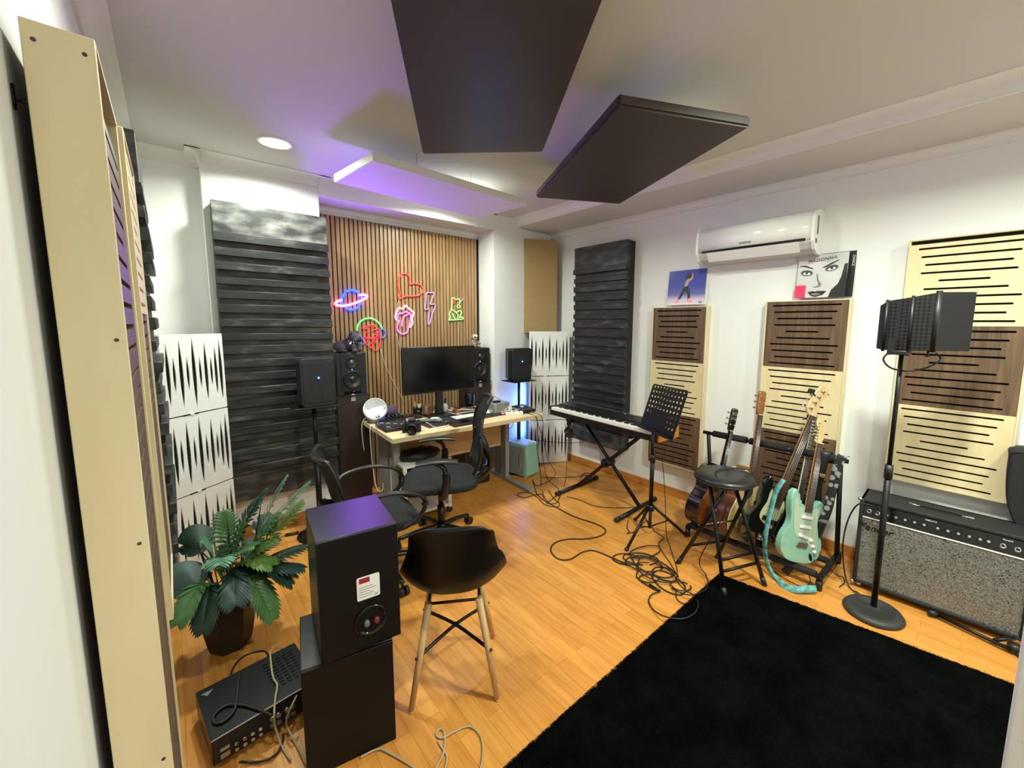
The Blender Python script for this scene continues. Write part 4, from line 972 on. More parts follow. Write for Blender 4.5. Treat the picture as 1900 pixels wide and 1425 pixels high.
# ------------------------------------------------------------------ microphone stand with reflection filter
mc = V((2.84, .345, 0)); mi = thing('microphone_stand', 'tall black microphone stand with a round weighted base, in front of the amplifier', 'microphone stand', mc)
MB().lathe([(0, 0), (.135, 0), (.14, .012), (.128, .028), (.095, .036), (.093, .033), (.07, .037), (.068, .034), (.045, .038), (.043, .035), (.022, .044), (0, .046)], seg=40).build('round_base', mat('dark_cast_iron', '#2e2d2c', .55, bump=.1, bscale=200), mi)
MB().cyl((0, 0, .04), (0, 0, .83), .0145).build('lower_tube', M_metal, mi); MB().cyl((0, 0, .80), (0, 0, 1.475), .0105).build('upper_tube', M_metal, mi); MB().cyl((0, 0, .79), (0, 0, .865), .019).build('clutch', M_black, mi)
rf = thing('reflection_filter', 'black folding reflection filter on top of the microphone stand', 'reflection filter', mc)
M_perf = mat('perforated_metal', '#1d1d1e', .5)
def perf():
    m, nt, b = newmat('perforated_diamond_metal'); L = nt.links; mp = coords(nt, (70, 70, 70), (PI / 4, 0, 0)); ck = nt.nodes.new('ShaderNodeTexChecker'); ck.inputs['Scale'].default_value = 1.1
    L.new(mp.outputs[0], ck.inputs['Vector']); ck.inputs['Color1'].default_value = lin('#0d0d0d'); ck.inputs['Color2'].default_value = lin('#2b2b2a'); L.new(ck.outputs['Color'], b.inputs['Base Color']); b.inputs['Roughness'].default_value = .5; b.inputs['Metallic'].default_value = .3
    return m
M_perf = perf(); M_foamp = mat('black_absorber_foam', '#0c0c0d', .85)
# plan of the five hinged panels, photo left to right (all at mic height); the outer wings fold towards the wall
plan = [over(1630, 600, (2.86, .458)), over(1643, 600, (2.80, .44)), over(1690, 600, (2.77, .335)), over(1737, 600, (2.76, .222)), over(1806, 600, (2.92, .128))]
zl = [(1.485, 1.715), (1.48, 1.735), (1.483, 1.75), (1.487, 1.768), (1.485, 1.772)]
pp = [V((p.x - mc.x, p.y - mc.y, 0)) for p in plan]
for k in range(4):
    A, B = pp[k], pp[k + 1]; d = (B - A).normalized(); nrm = V((-d.y, d.x, 0))
    if nrm.x > 0: nrm = -nrm
    L_ = (B - A).length; mb = MB(); z0a, z1a = zl[k]; z0b, z1b = zl[k + 1]; th = .016
    vs_ = [mb.bm.verts.new(q) for q in (A + V((0, 0, z0a)), B + V((0, 0, z0b)), B + V((0, 0, z1b)), A + V((0, 0, z1a)), A - nrm * th + V((0, 0, z0a)), B - nrm * th + V((0, 0, z0b)), B - nrm * th + V((0, 0, z1b)), A - nrm * th + V((0, 0, z1a)))]
    for f in ((0, 1, 2, 3), (7, 6, 5, 4), (0, 4, 5, 1), (1, 5, 6, 2), (2, 6, 7, 3), (3, 7, 4, 0)): mb.bm.faces.new([vs_[i] for i in f])
    bmesh.ops.bevel(mb.bm, geom=list(mb.bm.edges), offset=.002, segments=1, affect='EDGES')
    mb.build('panel', M_perf if k in (1, 2) else M_foamp, rf)
for k in (1, 2, 3):
    h = MB(); h.cyl(pp[k] + V((-.004, 0, zl[k][0] - .006)), pp[k] + V((-.004, 0, zl[k][1] + .006)), .007 if k < 3 else .012, seg=12); h.build('hinge', M_black, rf)
for t in (.1, .5, .9):
    q = pp[1].lerp(pp[3], t); MB().cyl(q + V((.03, 0, 1.455)), q + V((.03, 0, 1.487)), .005).cyl(q + V((.03, 0, 1.455)), q + V((.03, 0, 1.459)), .010).build('foot_screw', M_black, rf)
MB().bb((-.09, -.03, 1.46), (.06, .03, 1.482), bev=.004).bb((-.075, .02, 1.46), (-.068, .05, 1.54)).build('bracket', M_black, rf)
solo('microphone_cable', MB().tube([(2.90, .22, 1.47), (2.87, .20, 1.44), (2.85, .24, 1.40), (2.84, .31, 1.375), (2.835, .38, 1.385), (2.835, .415, 1.425), (2.838, .40, 1.46), (2.84, .36, 1.475)], .0042, 8), M_cable, 'short black cable looping under the reflection filter', 'cable')

# ------------------------------------------------------------------ guitar rack
gr = thing('guitar_rack', 'long black tubular guitar rack with foam rails by the right wall', 'guitar rack', (3.0, 1.04, 0)); M_foam = mat('black_foam', '#17171a', .85, bump=.2, bscale=150)
for y in (.43, -.43):
    MB().tube([(.26, y, .03), (.235, y, .10), (.10, y, .755)], .0145, 8, sm=False).build('upright', M_metal, gr)
    MB().bb((-.16, y - .016, .055), (.30, y + .016, .085), bev=.004).build('end_bar', M_metal, gr)
    for x in (-.15, .29): MB().cyl((x, y, 0), (x, y, .06), .019).build('rubber_foot', M_black, gr)
MB().cyl((.10, -.47, .765), (.10, .47, .765), .0135).build('top_rail', M_metal, gr)
for i in range(3): MB().cyl((.10, -.40 + i * .27, .768), (.10, -.15 + i * .27, .768), .024).build('foam_sleeve', M_foam, gr)
for x, z in ((-.14, .085), (.12, .07)):
    MB().cyl((x, -.44, z), (x, .44, z), .012).build('lower_rail', M_metal, gr); MB().cyl((x, -.41, z + .002), (x, .41, z + .002), .021).build('foam_sleeve', M_foam, gr)

# ------------------------------------------------------------------ guitars
M_rose = woodmat('rosewood_fingerboard', '#3a2720', '#5a3f33', .45, (30, 30, 3), 4); M_maplen = woodmat('maple_neck', '#c08a3c', '#d9a85a', .3, (30, 30, 3), 3, coat=.3)
M_headm = woodmat('pale_maple_head', '#d4b67f', '#e2c897', .35, (20, 20, 3), 3, coat=.3); M_fret = M_steel; M_str = mat('string_steel', '#b9b9ba', .3, metal=1)
M_mint = mat('mint_lacquer', '#86b59f', .12, coat=1); M_pgw = mat('mint_white_pickguard', '#a9bba6', .25); M_pgc = mat('cream_pickguard', '#c3c79a', .3); M_blk = mat('black_lacquer', '#08080a', .08, coat=1); M_cream2 = mat('cream_binding', '#e4dcc0', .35)
def pose(Bp, Hp, f):
    Bp, Hp = V(Bp), V(Hp); n = (Hp - Bp).normalized(); f = V(f); y = -(f - n * f.dot(n)).normalized(); return basis(Bp, y.cross(n), y, n), (Hp - Bp).length
XZ = RX(PI / 2)                                # maps a 2-D outline (x, z) with thickness along -y..+y
def plate(o, name, pts, y0, y1, m, bev=0, sm=True):
    P = [(p.x, p.y) for p in catmull([(a, b, 0) for a, b in pts], 4, True)] if sm else pts
    return MB().prism(P, -y1, -y0, XZ, bev=bev, smooth_side=True).build(name, m, o)
def neck(o, z0, z1, w0, w1, yb, mback, mboard, frets=20, nst=6, zbridge=.1, dots=True):
    b = MB(); n = 10
    def f(u, v):
        z = z0 + (z1 - z0) * v; w = w0 + (w1 - w0) * v; a = PI * u; return (-w / 2 * math.cos(a), yb + .020 * math.sin(a), z)
    b.grid(f, 10, n); b.build('neck', mback, o)
    MB().prism([(-w0 / 2, z0), (w0 / 2, z0), (w1 / 2, z1), (-w1 / 2, z1)], -yb, -yb + .006, XZ).build('fingerboard', mboard, o)
    if frets:
        fr = MB(); L = z1 - zbridge
        for i in range(1, frets + 1):
            z = zbridge + L * 2 ** (-i / 12)
            if z < z0 + .004: break
            t = (z - z0) / (z1 - z0); w = w0 + (w1 - w0) * t; fr.bb((-w / 2, yb - .0072, z - .001), (w / 2, yb - .0055, z + .001))
        fr.build('frets', M_fret, o)
    MB().bb((-w1 / 2, yb - .009, z1 - .002), (w1 / 2, yb, z1 + .003)).build('nut', M_cream2, o)
    for i in range(nst):
        t = (i + .5) / nst - .5; MB().cyl((t * w1 * .95, yb - .009, z1), (t * (w0 * 1.02), yb - .014, zbridge), .0008 if nst > 4 else .0013, seg=5).build('string', M_str, o)
def tuner(o, x, y, z, s, m=None):
    MB().cyl((x, y - .012, z), (x, y + .012, z), .0045, seg=10).cyl((x + s * .004, y + .012, z), (x + s * .026, y + .012, z), .003, seg=8).box((x + s * .033, y + .012, z), (.016, .006, .014), bev=.002).build('tuner', m or M_chrome, o)

MG, gl = pose((2.865, .748, .118), (3.128, .742, .985), (-.46, -.88, .08))
g = thing('electric_guitar', 'mint green electric guitar with a strap, at the near end of the rack', 'guitar', M=MG, group='guitars on the rack')
ST = [(0, 0), (-.08, .006), (-.135, .035), (-.160, .09), (-.152, .155), (-.122, .215), (-.116, .265), (-.132, .33), (-.140, .40), (-.118, .448), (-.088, .43), (-.068, .375), (-.032, .345), (.032, .345), (.062, .352), (.082, .392), (.105, .402), (.126, .375), (.126, .32), (.112, .262), (.122, .205), (.152, .145), (.158, .08), (.125, .025), (.07, .004)]
plate(g, 'body', ST, -.022, .022, M_mint, bev=.011)
plate(g, 'pickguard', [(-.03, .34), (-.075, .35), (-.10, .40), (-.115, .36), (-.10, .27), (-.085, .20), (-.05, .155), (.0, .15), (.05, .12), (.10, .075), (.125, .085), (.11, .16), (.09, .24), (.10, .31), (.105, .365), (.075, .35), (.03, .338)], -.0245, -.0225, M_pgw)
for z, a in ((.165, .18), (.225, 0), (.285, 0)): MB().box((0, -.027, z), (.084, .008, .020), 0, Matrix.Rotation(a, 3, 'Y'), bev=.004).build('pickup', M_white, g)
MB().bb((-.042, -.030, .095), (.042, -.023, .128), bev=.003).build('bridge', M_chrome, g)
for x, z in ((.062, .15), (.085, .115), (.105, .082)): MB().lathe([(.012, 0), (.010, .012), (0, .013)], (x, -.024, z), (0, -1, 0), 14).build('knob', M_white, g)
MB().prism([(p[0], p[1]) for p in ell(.085, .045, .011, .026, .5)], .0225, .0245, XZ).build('jack_plate', M_gloss, g)
neck(g, .32, .765, .055, .042, -.024, M_maplen, M_rose, 21, 6, .11)
HS = [(-.021, .768), (-.030, .785), (-.036, .80), (-.034, .84), (-.030, .875), (-.022, .905), (.0, .925), (.024, .92), (.036, .895), (.028, .868), (.016, .85), (.022, .80), (.021, .768)]
hd = plate(g, 'headstock', [(-a, b) for a, b in HS], -.012, .003, M_headm)
for i in range(6): tuner(hd, -.022 - 0 * i, -.006, .790 + i * .0205, -1)
Mi = MG.inverted()
def W2G(pts): return [Mi @ V(p) for p in pts]
M_strap = mat('teal_print_strap', '#5d9a98', .7, var=.65, vscale=30)
sa = [(2.905, .862, .612), (2.86, .885, .54), (2.815, .895, .42), (2.79, .903, .30), (2.785, .905, .19), (2.79, .89, .09), (2.77, .85, .032), (2.745, .80, .012)]
sb2 = [(2.745, .80, .012), (2.715, .755, .009), (2.715, .70, .016), (2.755, .645, .030), (2.80, .61, .028)]
def ribbon(pts, w, acr, th=.003, n=6):
    P = catmull(pts, n); mb = MB(); a = V(acr).normalized(); N = len(P) - 1
    def f(u, v):
        i = int(round(v * N)); d = (P[min(i + 1, N)] - P[max(i - 1, 0)]).normalized(); s = (a - d * a.dot(d)).normalized(); return P[i] + s * w * (u - .5)
    return mb.grid(f, 2, N, thick=th)
ribbon(sa, .034, (-.35, -.9, 0)).xform(Mi).build('strap', M_strap, g); ribbon(sb2, .040, (.75, -.1, .65)).xform(Mi).build('strap', M_strap, g)
ribbon([(2.86, .76, .105), (2.865, .78, .06), (2.855, .80, .02)], .045, (.2, -.9, 0)).xform(Mi).build('strap_end', M_black, g)
MB().bb((-.03, -.004, -.014), (.03, .006, .014), bev=.002).xform(Mi @ T(2.79, .902, .245) @ RZ(1.2)).build('strap_buckle', M_black, g)

MG, gl = pose((2.87, .985, .118), (3.14, .772, 1.15), (-.55, -.83, .10))
g = thing('bass_guitar', 'black bass guitar with a cream pickguard, leaning right across the rack', 'guitar', M=MG, group='guitars on the rack')
BS = [(-.01, 0), (-.08, .006), (-.145, .04), (-.178, .10), (-.172, .165), (-.135, .225), (-.118, .28), (-.130, .345), (-.135, .425), (-.112, .49), (-.085, .475), (-.066, .40), (-.032, .36), (.034, .36), (.060, .365), (.085, .40), (.112, .42), (.132, .39), (.128, .33), (.108, .27), (.112, .21), (.140, .145), (.146, .075), (.11, .022), (.06, .002)]
plate(g, 'body', BS, -.020, .020, M_blk, bev=.010)
plate(g, 'pickguard', [(-.034, .355), (-.05, .36), (-.066, .41), (-.075, .38), (-.070, .32), (-.085, .25), (-.078, .205), (-.04, .175), (.02, .155), (.075, .13), (.10, .16), (.085, .22), (.09, .30), (.095, .36), (.06, .355), (.034, .352)], -.0225, -.0205, M_pgc)
for k in range(2): MB().bb((-.062 + k * .058, -.030, .196 - k * .016), (.002 + k * .058, -.022, .228 - k * .016), bev=.003).build('pickup', M_black, g)
MB().bb((-.042, -.030, .055), (.042, -.021, .10), bev=.002).build('bridge', M_chrome, g)
for i in range(4): MB().cyl((-.03 + i * .02, -.034, .058), (-.03 + i * .02, -.034, .085), .0065, seg=10).build('saddle', M_chrome, g)
for x, z in ((.085, .10), (.10, .065)): MB().lathe([(.011, 0), (.010, .012), (0, .013)], (x, -.022, z), (0, -1, 0), 14).build('knob', M_chrome, g)
neck(g, .30, .955, .064, .044, -.024, M_maplen, M_rose, 0, 4, .075)
hd = plate(g, 'headstock', [(-.022, .955), (-.046, .985), (-.050, 1.01), (-.040, 1.06), (-.026, 1.12), (.0, 1.165), (.03, 1.16), (.052, 1.12), (.046, 1.08), (.03, 1.05), (.034, 1.00), (.022, .955)], -.012, .006, M_headm)
for i in range(4):
    x = -.036 + i * .012; tuner(hd, x, -.004, .995 + i * .042, -1); MB().lathe([(.007, 0), (.007, .012), (.005, .013)], (x + .012, -.012, .995 + i * .042), (0, -1, 0), 12).build('string_post', M_chrome, hd)
ct = thing('clip_tuner', 'small black clip-on tuner on the bass headstock', 'tuner', M=MG @ T(-.075, -.02, 1.10))
MB().box((0, 0, 0), (.045, .014, .03), bev=.005).build('display', M_black, ct); MB().tube([(.01, .005, 0), (.03, .012, -.01), (.045, .006, -.02)], .005, 8).build('clip', M_black, ct)

MG, gl = pose((3.06, .862, .105), (3.165, .808, .985), (-.35, -.93, .08))
g = thing('electric_guitar', 'dark electric guitar with a white-bound neck, hidden behind the mint guitar', 'guitar', M=MG, group='guitars on the rack')
LP = [(0, 0), (-.09, .01), (-.155, .06), (-.165, .13), (-.13, .20), (-.105, .255), (-.118, .32), (-.105, .375), (-.05, .395), (.03, .385), (.05, .345), (.09, .365), (.115, .32), (.105, .25), (.13, .20), (.165, .13), (.155, .06), (.09, .01)]
plate(g, 'body', LP, -.024, .024, M_blk, bev=.008)
MB().bb((-.04, -.034, .09), (.04, -.024, .105), bev=.002).build('bridge', M_chrome, g)
for z in (.16, .27): MB().bb((-.036, -.032, z), (.036, -.023, z + .035), bev=.002).build('pickup', M_chrome, g)
neck(g, .33, .785, .054, .043, -.026, M_blk, M_rose, 20, 6, .10)
for s in (-1, 1): MB().prism([(s * .0265, .33), (s * .0285, .33), (s * .023, .785), (s * .021, .785)][::s], .0255, .0325, XZ).build('binding', M_cream2, g)
hd = plate(g, 'headstock', [(-.022, .785), (-.038, .815), (-.034, .87), (-.042, .915), (-.014, .905), (0, .925), (.014, .905), (.042, .915), (.034, .87), (.038, .815), (.022, .785)], -.012, .004, M_blk)
for i in range(3):
    for s in (-1, 1): tuner(hd, s * .026, -.005, .818 + i * .032, s)

AC = [(0, 0), (-.10, .008), (-.168, .05), (-.196, .125), (-.182, .20), (-.138, .265), (-.122, .305), (-.132, .355), (-.142, .405), (-.118, .455), (-.06, .478), (-.028, .48), (.028, .48), (.06, .478), (.118, .455), (.142, .405), (.132, .355), (.122, .305), (.138, .265), (.182, .20), (.196, .125), (.168, .05), (.10, .008)]
def acoustic(label, Bp, Hp, f, mside, mtop, mneck, mhead, bind, metal, sc=1.0, cut=False):
    M, L_ = pose(Bp, Hp, f); o = thing('acoustic_guitar', label, 'guitar', M=M, group='guitars on the rack')
    pts = [(a * sc * .92, b * sc) for a, b in AC]
    if cut: pts = [(a, b) if not (a > .05 and b > .36) else (a * .72, b - .035) for a, b in pts]
    plate(o, 'body', pts, -.052, .052, mside, bev=.002); plate(o, 'soundboard', [(a * .985, .003 + b * .985) for a, b in pts], -.0545, -.051, mtop)
    P = catmull([(a, -.052, b) for a, b in pts], 4, True); MB().tube(P, .0032, 6, sm=False, closed=True).build('binding', bind, o)
    P2 = catmull([(a, .052, b) for a, b in pts], 4, True); MB().tube(P2, .0026, 6, sm=False, closed=True).build('binding', bind, o)
    MB().lathe([(.052, .0), (.052, .0012), (.042, .0012)], (0, -.0545, .335 * sc), (0, -1, 0), 28).build('rosette', M_rose, o); MB().lathe([(.042, 0), (0, .001)], (0, -.0545, .335 * sc), (0, -1, 0), 24).build('sound_hole', M_felt, o)
    MB().bb((-.07, -.062, .135), (.07, -.054, .165), bev=.003).build('bridge', M_rose, o)
    neck(o, .40 * sc, L_ - .165, .056, .044, -.062, mneck, M_blk if mneck == M_blk else M_rose, 16, 6, .15)
    MB().prism([(-.028, .44 * sc), (.028, .44 * sc), (.022, .50 * sc), (-.022, .50 * sc)], -.05, .062, XZ, bev=.006).build('neck_heel', mneck, o)
    h0 = L_ - .165
    hd = plate(o, 'headstock', [(-.022, h0), (-.034, h0 + .03), (-.036, h0 + .10), (-.033, h0 + .16), (0, h0 + .168), (.033, h0 + .16), (.036, h0 + .10), (.034, h0 + .03), (.022, h0)], -.062, -.046, mhead)
    for i in range(3):
        for s in (-1, 1): tuner(hd, s * .026, -.055, h0 + .045 + i * .042, s, metal)
    return o
M_sun = mat('dark_sunburst_side', '#1d1018', .14, coat=.8); M_orange = woodmat('amber_soundboard', '#7a3d14', '#9a5620', .15, (4, 4, 24), 3, coat=.8)
M_rosew = woodmat('rosewood_side', '#4d2718', '#7c452c', .18, (24, 24, 2.5), 4, coat=.7); M_spruce = woodmat('yellow_spruce', '#b59a5c', '#cbb377', .2, (30, 30, 1.5), 3, coat=.6); M_mah = woodmat('mahogany_neck', '#7d4a22', '#9c6330', .25, (24, 24, 2), 3, coat=.4)
acoustic('dark sunburst acoustic guitar with a black neck, at the far end of the rack', (2.885, 1.385, .118), (3.115, 1.335, .985), (-.12, -.99, .06), M_sun, M_orange, M_blk, M_blk, M_rose, M_chrome, .93)
acoustic('brown acoustic guitar with cream binding and a cutaway, behind the stool', (2.89, 1.14, .118), (3.12, 1.153, 1.135), (-.20, -.98, .06), M_rosew, M_spruce, M_mah, M_mah, M_cream2, mat('gold_tuner', '#b08d45', .3, metal=1), 1.0, True)

# straps hung over the near end of the rack
M_pat = mat('grey_patterned_strap', '#6f7072', .7)
def strapmat():
    m, nt, b = newmat('black_grey_figure_strap'); L = nt.links; mp = coords(nt, (1, 1, 1)); vo = nt.nodes.new('ShaderNodeTexVoronoi'); vo.inputs['Scale'].default_value = 26
    L.new(mp.outputs[0], vo.inputs['Vector']); r = ramp(nt, [(.40, '#8d8f90'), (.46, '#1a1a1c')]); L.new(vo.outputs['Distance'], r.inputs[0]); L.new(r.outputs[0], b.inputs['Base Color']); b.inputs['Roughness'].default_value = .7
    return m
s1 = thing('guitar_strap', 'black and grey patterned guitar strap hanging at the near end of the rack', 'guitar strap', (0, 0, 0), group='straps over the rack end')
ribbon([(3.07, .585, .80), (3.045, .592, .805), (3.035, .605, .77), (3.03, .622, .62), (3.025, .64, .45), (3.02, .66, .36)], .05, (.25, -.95, 0)).build('webbing', strapmat(), s1)
ribbon([(3.02, .66, .36), (3.015, .67, .31), (3.01, .68, .26)], .048, (.25, -.95, 0)).build('leather_end', M_black, s1); MB().box((3.02, .66, .37), (.012, .058, .02), bev=.002).build('buckle', M_grey, s1)
s2 = thing('guitar_strap', 'plain black guitar strap bundled over the rack rail beside the patterned one', 'guitar strap', (0, 0, 0), group='straps over the rack end')
ribbon([(3.13, .68, .72), (3.10, .685, .795), (3.07, .69, .79), (3.06, .70, .70), (3.06, .715, .58), (3.065, .71, .48), (3.08, .70, .47)], .06, (.15, -.98, 0), .006).build('webbing', M_black, s2); MB().box((3.05, .70, .655), (.012, .05, .022), bev=.002).build('buckle', M_chrome, s2)

# ------------------------------------------------------------------ stool
so = thing('folding_stool', 'black round folding stool in front of the guitars', 'stool', (2.545, 1.085, 0))
MB().lathe([(0, .632), (.165, .632), (.178, .640), (.183, .654), (.178, .668), (.160, .677), (.10, .682), (0, .684)], seg=40).build('seat', mat('black_vinyl', '#17171a', .32, bump=.05, bscale=120), so)
MB().tube([(.181 * math.cos(a), .181 * math.sin(a), .648) for a in [2 * PI * k / 28 for k in range(28)]], .004, 6, closed=True).build('seat_piping', M_black, so)
F = {'A': (-.085, .241), 'D': (.18, .097), 'B': (-.197, -.127), 'C': (.10, -.241)}; TP = {'A': (-.09, -.06), 'D': (.06, -.14), 'B': (-.06, .07), 'C': (.09, -.01)}
def sl_(k, z): t = z / .632; return V((F[k][0] + (TP[k][0] - F[k][0]) * t, F[k][1] + (TP[k][1] - F[k][1]) * t, z))
for k in 'ABCD':
    MB().cyl(sl_(k, .02), sl_(k, .632), .0125, seg=12).build('leg', M_metal, so); MB().cyl(sl_(k, 0), sl_(k, .05), .0165, .0145, 12).build('rubber_foot', M_black, so)
for a, b in (('A', 'D'), ('B', 'C')):
    MB().tube([sl_(a, .632), sl_(b, .632)], .0115, 8, sm=False).build('top_bar', M_metal, so)
    for z in (.13, .19) if a == 'B' else (.16,): MB().tube([sl_(a, z), sl_(b, z)], .009, 8, sm=False).build('stretcher', M_metal, so)
MB().cyl(sl_('A', .34), sl_('D', .34), .006).build('pivot', M_chrome, so)

# ------------------------------------------------------------------ guitar amplifier
M_tolex = mat('black_tolex', '#1b1b1c', .65, bump=.4, bscale=260)
def sparkle():
    m, nt, b = newmat('silver_sparkle_cloth'); L = nt.links; mp = coords(nt, (60, 60, 60)); vo = nt.nodes.new('ShaderNodeTexVoronoi'); vo.inputs['Scale'].default_value = 4; L.new(mp.outputs[0], vo.inputs['Vector'])
    wv = nt.nodes.new('ShaderNodeTexWave'); wv.bands_direction = 'X'; wv.inputs['Scale'].default_value = 2.0; wv.inputs['Distortion'].default_value = 1.2; L.new(mp.outputs[0], wv.inputs['Vector'])
    r = ramp(nt, [(0, '#4e4c47'), (.8, '#7f7d76'), (.97, '#a9a8a2')]); mm = nt.nodes.new('ShaderNodeMath'); mm.operation = 'MULTIPLY_ADD'; mm.inputs[1].default_value = .5; L.new(wv.outputs['Fac'], mm.inputs[0])
    sp = nt.nodes.new('ShaderNodeSeparateColor'); L.new(vo.outputs['Color'], sp.inputs[0]); m2 = nt.nodes.new('ShaderNodeMath'); m2.operation = 'MULTIPLY'; m2.inputs[1].default_value = .55; L.new(sp.outputs[0], m2.inputs[0]); L.new(m2.outputs[0], mm.inputs[2])
    L.new(mm.outputs[0], r.inputs[0]); L.new(r.outputs[0], b.inputs['Base Color'])
    r2 = ramp(nt, [(.90, (0, 0, 0)), (.93, (1, 1, 1))]); L.new(sp.outputs[1], r2.inputs[0]); L.new(r2.outputs[0], b.inputs['Metallic']); b.inputs['Roughness'].default_value = .38
    return m
AW, AH, AD = .70, .53, .245; ax = V((3.0785, -.215, 0)) - V((3.052, .487, 0)); ax.normalize(); ay = V((-ax.y, ax.x, 0))
MA = basis((3.052, .487, .0), ax, ay, (0, 0, 1)); am = thing('guitar_amplifier', 'large combo guitar amplifier with silver sparkle grille by the right wall', 'amplifier', M=MA); zb = .035; e = .02
c = MB(); c.bb((0, 0, zb), (e, AD, zb + AH), bev=.006); c.bb((AW - e, 0, zb), (AW, AD, zb + AH), bev=.006); c.bb((0, 0, zb), (AW, AD, zb + e), bev=.006); c.bb((0, .018, zb + AH - .02), (AW, AD, zb + AH), bev=.006); c.bb((e, AD - .02, zb), (AW - e, AD - .008, zb + AH)); c.build('cabinet', M_tolex, am)
MB().bb((e, .012, zb + e), (AW - e, .03, zb + .425)).build('grille_cloth', sparkle(), am)
MB().bb((e, .008, zb + .420), (AW - e, .02, zb + .427)).build('grille_trim', M_white, am)
pm = basis((0, 0, 0), (0, 1, 0), (0, 0, 1), (1, 0, 0)); MB().prism([(.010, zb + .427), (.03, zb + .505), (.16, zb + .515), (.16, zb + .427)], e, AW - e, pm).build('control_panel', M_gloss, am); cpn = [k for k in kids(am) if k.name.startswith('control_panel')][0]
pdz = V((0, .02, .078)).normalized(); pn = V((0, -.078, .02)).normalized()
def onp(x, t): return V((x, .010 + .02 * t, zb + .427 + .078 * t))
for x in (.045, .085, .585, .635): p = onp(x, .45); MB().lathe([(.013, 0), (.013, .003), (.007, .004), (.006, .001)], p, pn, 16).build('jack_socket', M_chrome, cpn)
for i, x in enumerate((.13, .17, .21, .25, .29, .345, .385, .425, .465, .505, .535)): p = onp(x, .5); MB().cyl(p, p + pn * .012, .0125, .010, 14).build('knob', M_black, cpn); MB().cyl(p + pn * .012, p + pn * .0135, .0065, seg=12).build('knob_cap', M_chrome, cpn)
for x, s in ((.315, .018), (.60, .02)): link('lettering', textmesh('Reverb' if x > .5 else 'VIBRATO', .012, .0002), M_white, cpn, M=basis(onp(x, .86) + pn * .0006, (1, 0, 0), pdz, pn))
for x in (.235, .455): MB().box((x, .13, zb + AH + .004), (.05, .03, .008), bev=.003).build('handle_cap', M_chrome, am)
MB().tube([(.235, .13, zb + AH + .006), (.30, .13, zb + AH + .014), (.39, .13, zb + AH + .014), (.455, .13, zb + AH + .006)], .013, 8, flat=.25).build('handle_strap', M_black, am)
link('script_logo', textmesh('Fender', .055, .0012, shear=.25), M_black, am, M=basis((.085, .009, zb + .365), (1, 0, 0), (0, 0, 1), (0, -1, 0)))
for x in (.03, AW - .03):
    for y in (.04, AD - .04): MB().cyl((x, y, 0), (x, y, zb + .002), .017, seg=12).build('foot', M_chrome, am)
for x in (0, AW):
    for z in (zb, zb + AH): MB().ball((x, .004, z), .012, 0, 10, 8).build('corner', M_chrome, am)
gl2 = thing('guitar_lead', 'black guitar lead plugged into the amplifier, hanging down to the floor', 'cable', M=MA.copy(), group=None)
MB().tube([onp(.085, .45) + V((0, -.018, 0)), V((.06, -.06, .56)), V((.0, -.07, .55)), V((-.045, -.03, .42)), V((-.06, -.01, .25)), V((-.04, -.02, .10)), V((-.01, -.03, .012)), V((.03, -.07, .006))], .0042, 8).build('lead', M_cable, gl2)
MB().cyl((.03, -.07, .009), (.085, -.10, .009), .007, seg=10).build('jack_plug', M_chrome, gl2); MB().cyl(onp(.085, .45) + V((0, -.006, 0)), onp(.085, .45) + V((0, -.034, .004)), .006, seg=10).build('jack_plug', M_chrome, gl2)

# things beside the amplifier
lt = thing('folded_stand', 'black folded tripod stand lying on the floor below the amplifier', 'stand', (0, 0, 0))
def fl(px, py, z=.02): return onZ(px, py, z)
MB().cyl(fl(1722, 1136, .022), fl(1740, 1140, .022), .017).build('rubber_end', M_black, lt); MB().cyl(fl(1735, 1139, .022), fl(1878, 1207, .022), .0095).build('tube', M_metal, lt)
MB().cyl(fl(1845, 1188, .03), fl(1884, 1184, .05), .009).build('leg', M_metal, lt); MB().cyl(fl(1872, 1200, .03), fl(1895, 1206, .03), .022).build('hub', M_black, lt); MB().cyl(fl(1880, 1205, .02), fl(1898, 1222, .012), .0095).build('leg', M_metal, lt)
gb = thing('gig_bag', 'black padded gig bag leaning on the wall behind the amplifier, at the right edge', 'bag', (3.36, 0, 0))
gpts = [(.10, .965), (.35, .98), (.46, .93), (.47, .60), (.36, .35), (.30, .10), (.26, .03), (.20, .03), (.19, .40), (.155, .53), (.115, .60), (.085, .72), (.078, .90)]
P = [(p.x, p.y) for p in catmull([(a, b, 0) for a, b in gpts], 4, True)]
MB().prism(P, -.07, .07, basis((0, 0, 0), (0, -1, 0), (0, 0, 1), (-1, 0, 0)), bev=.025, smooth_side=True).build('padded_bag', mat('black_canvas', '#19191b', .8, bump=.2, bscale=200), gb)
MB().tube(catmull([(-.071, -a, b) for a, b in [(x * .96 + .012, y * .975 + .012) for x, y in gpts]], 3, True), .004, 6, sm=False, closed=True).build('zip', M_black, gb)
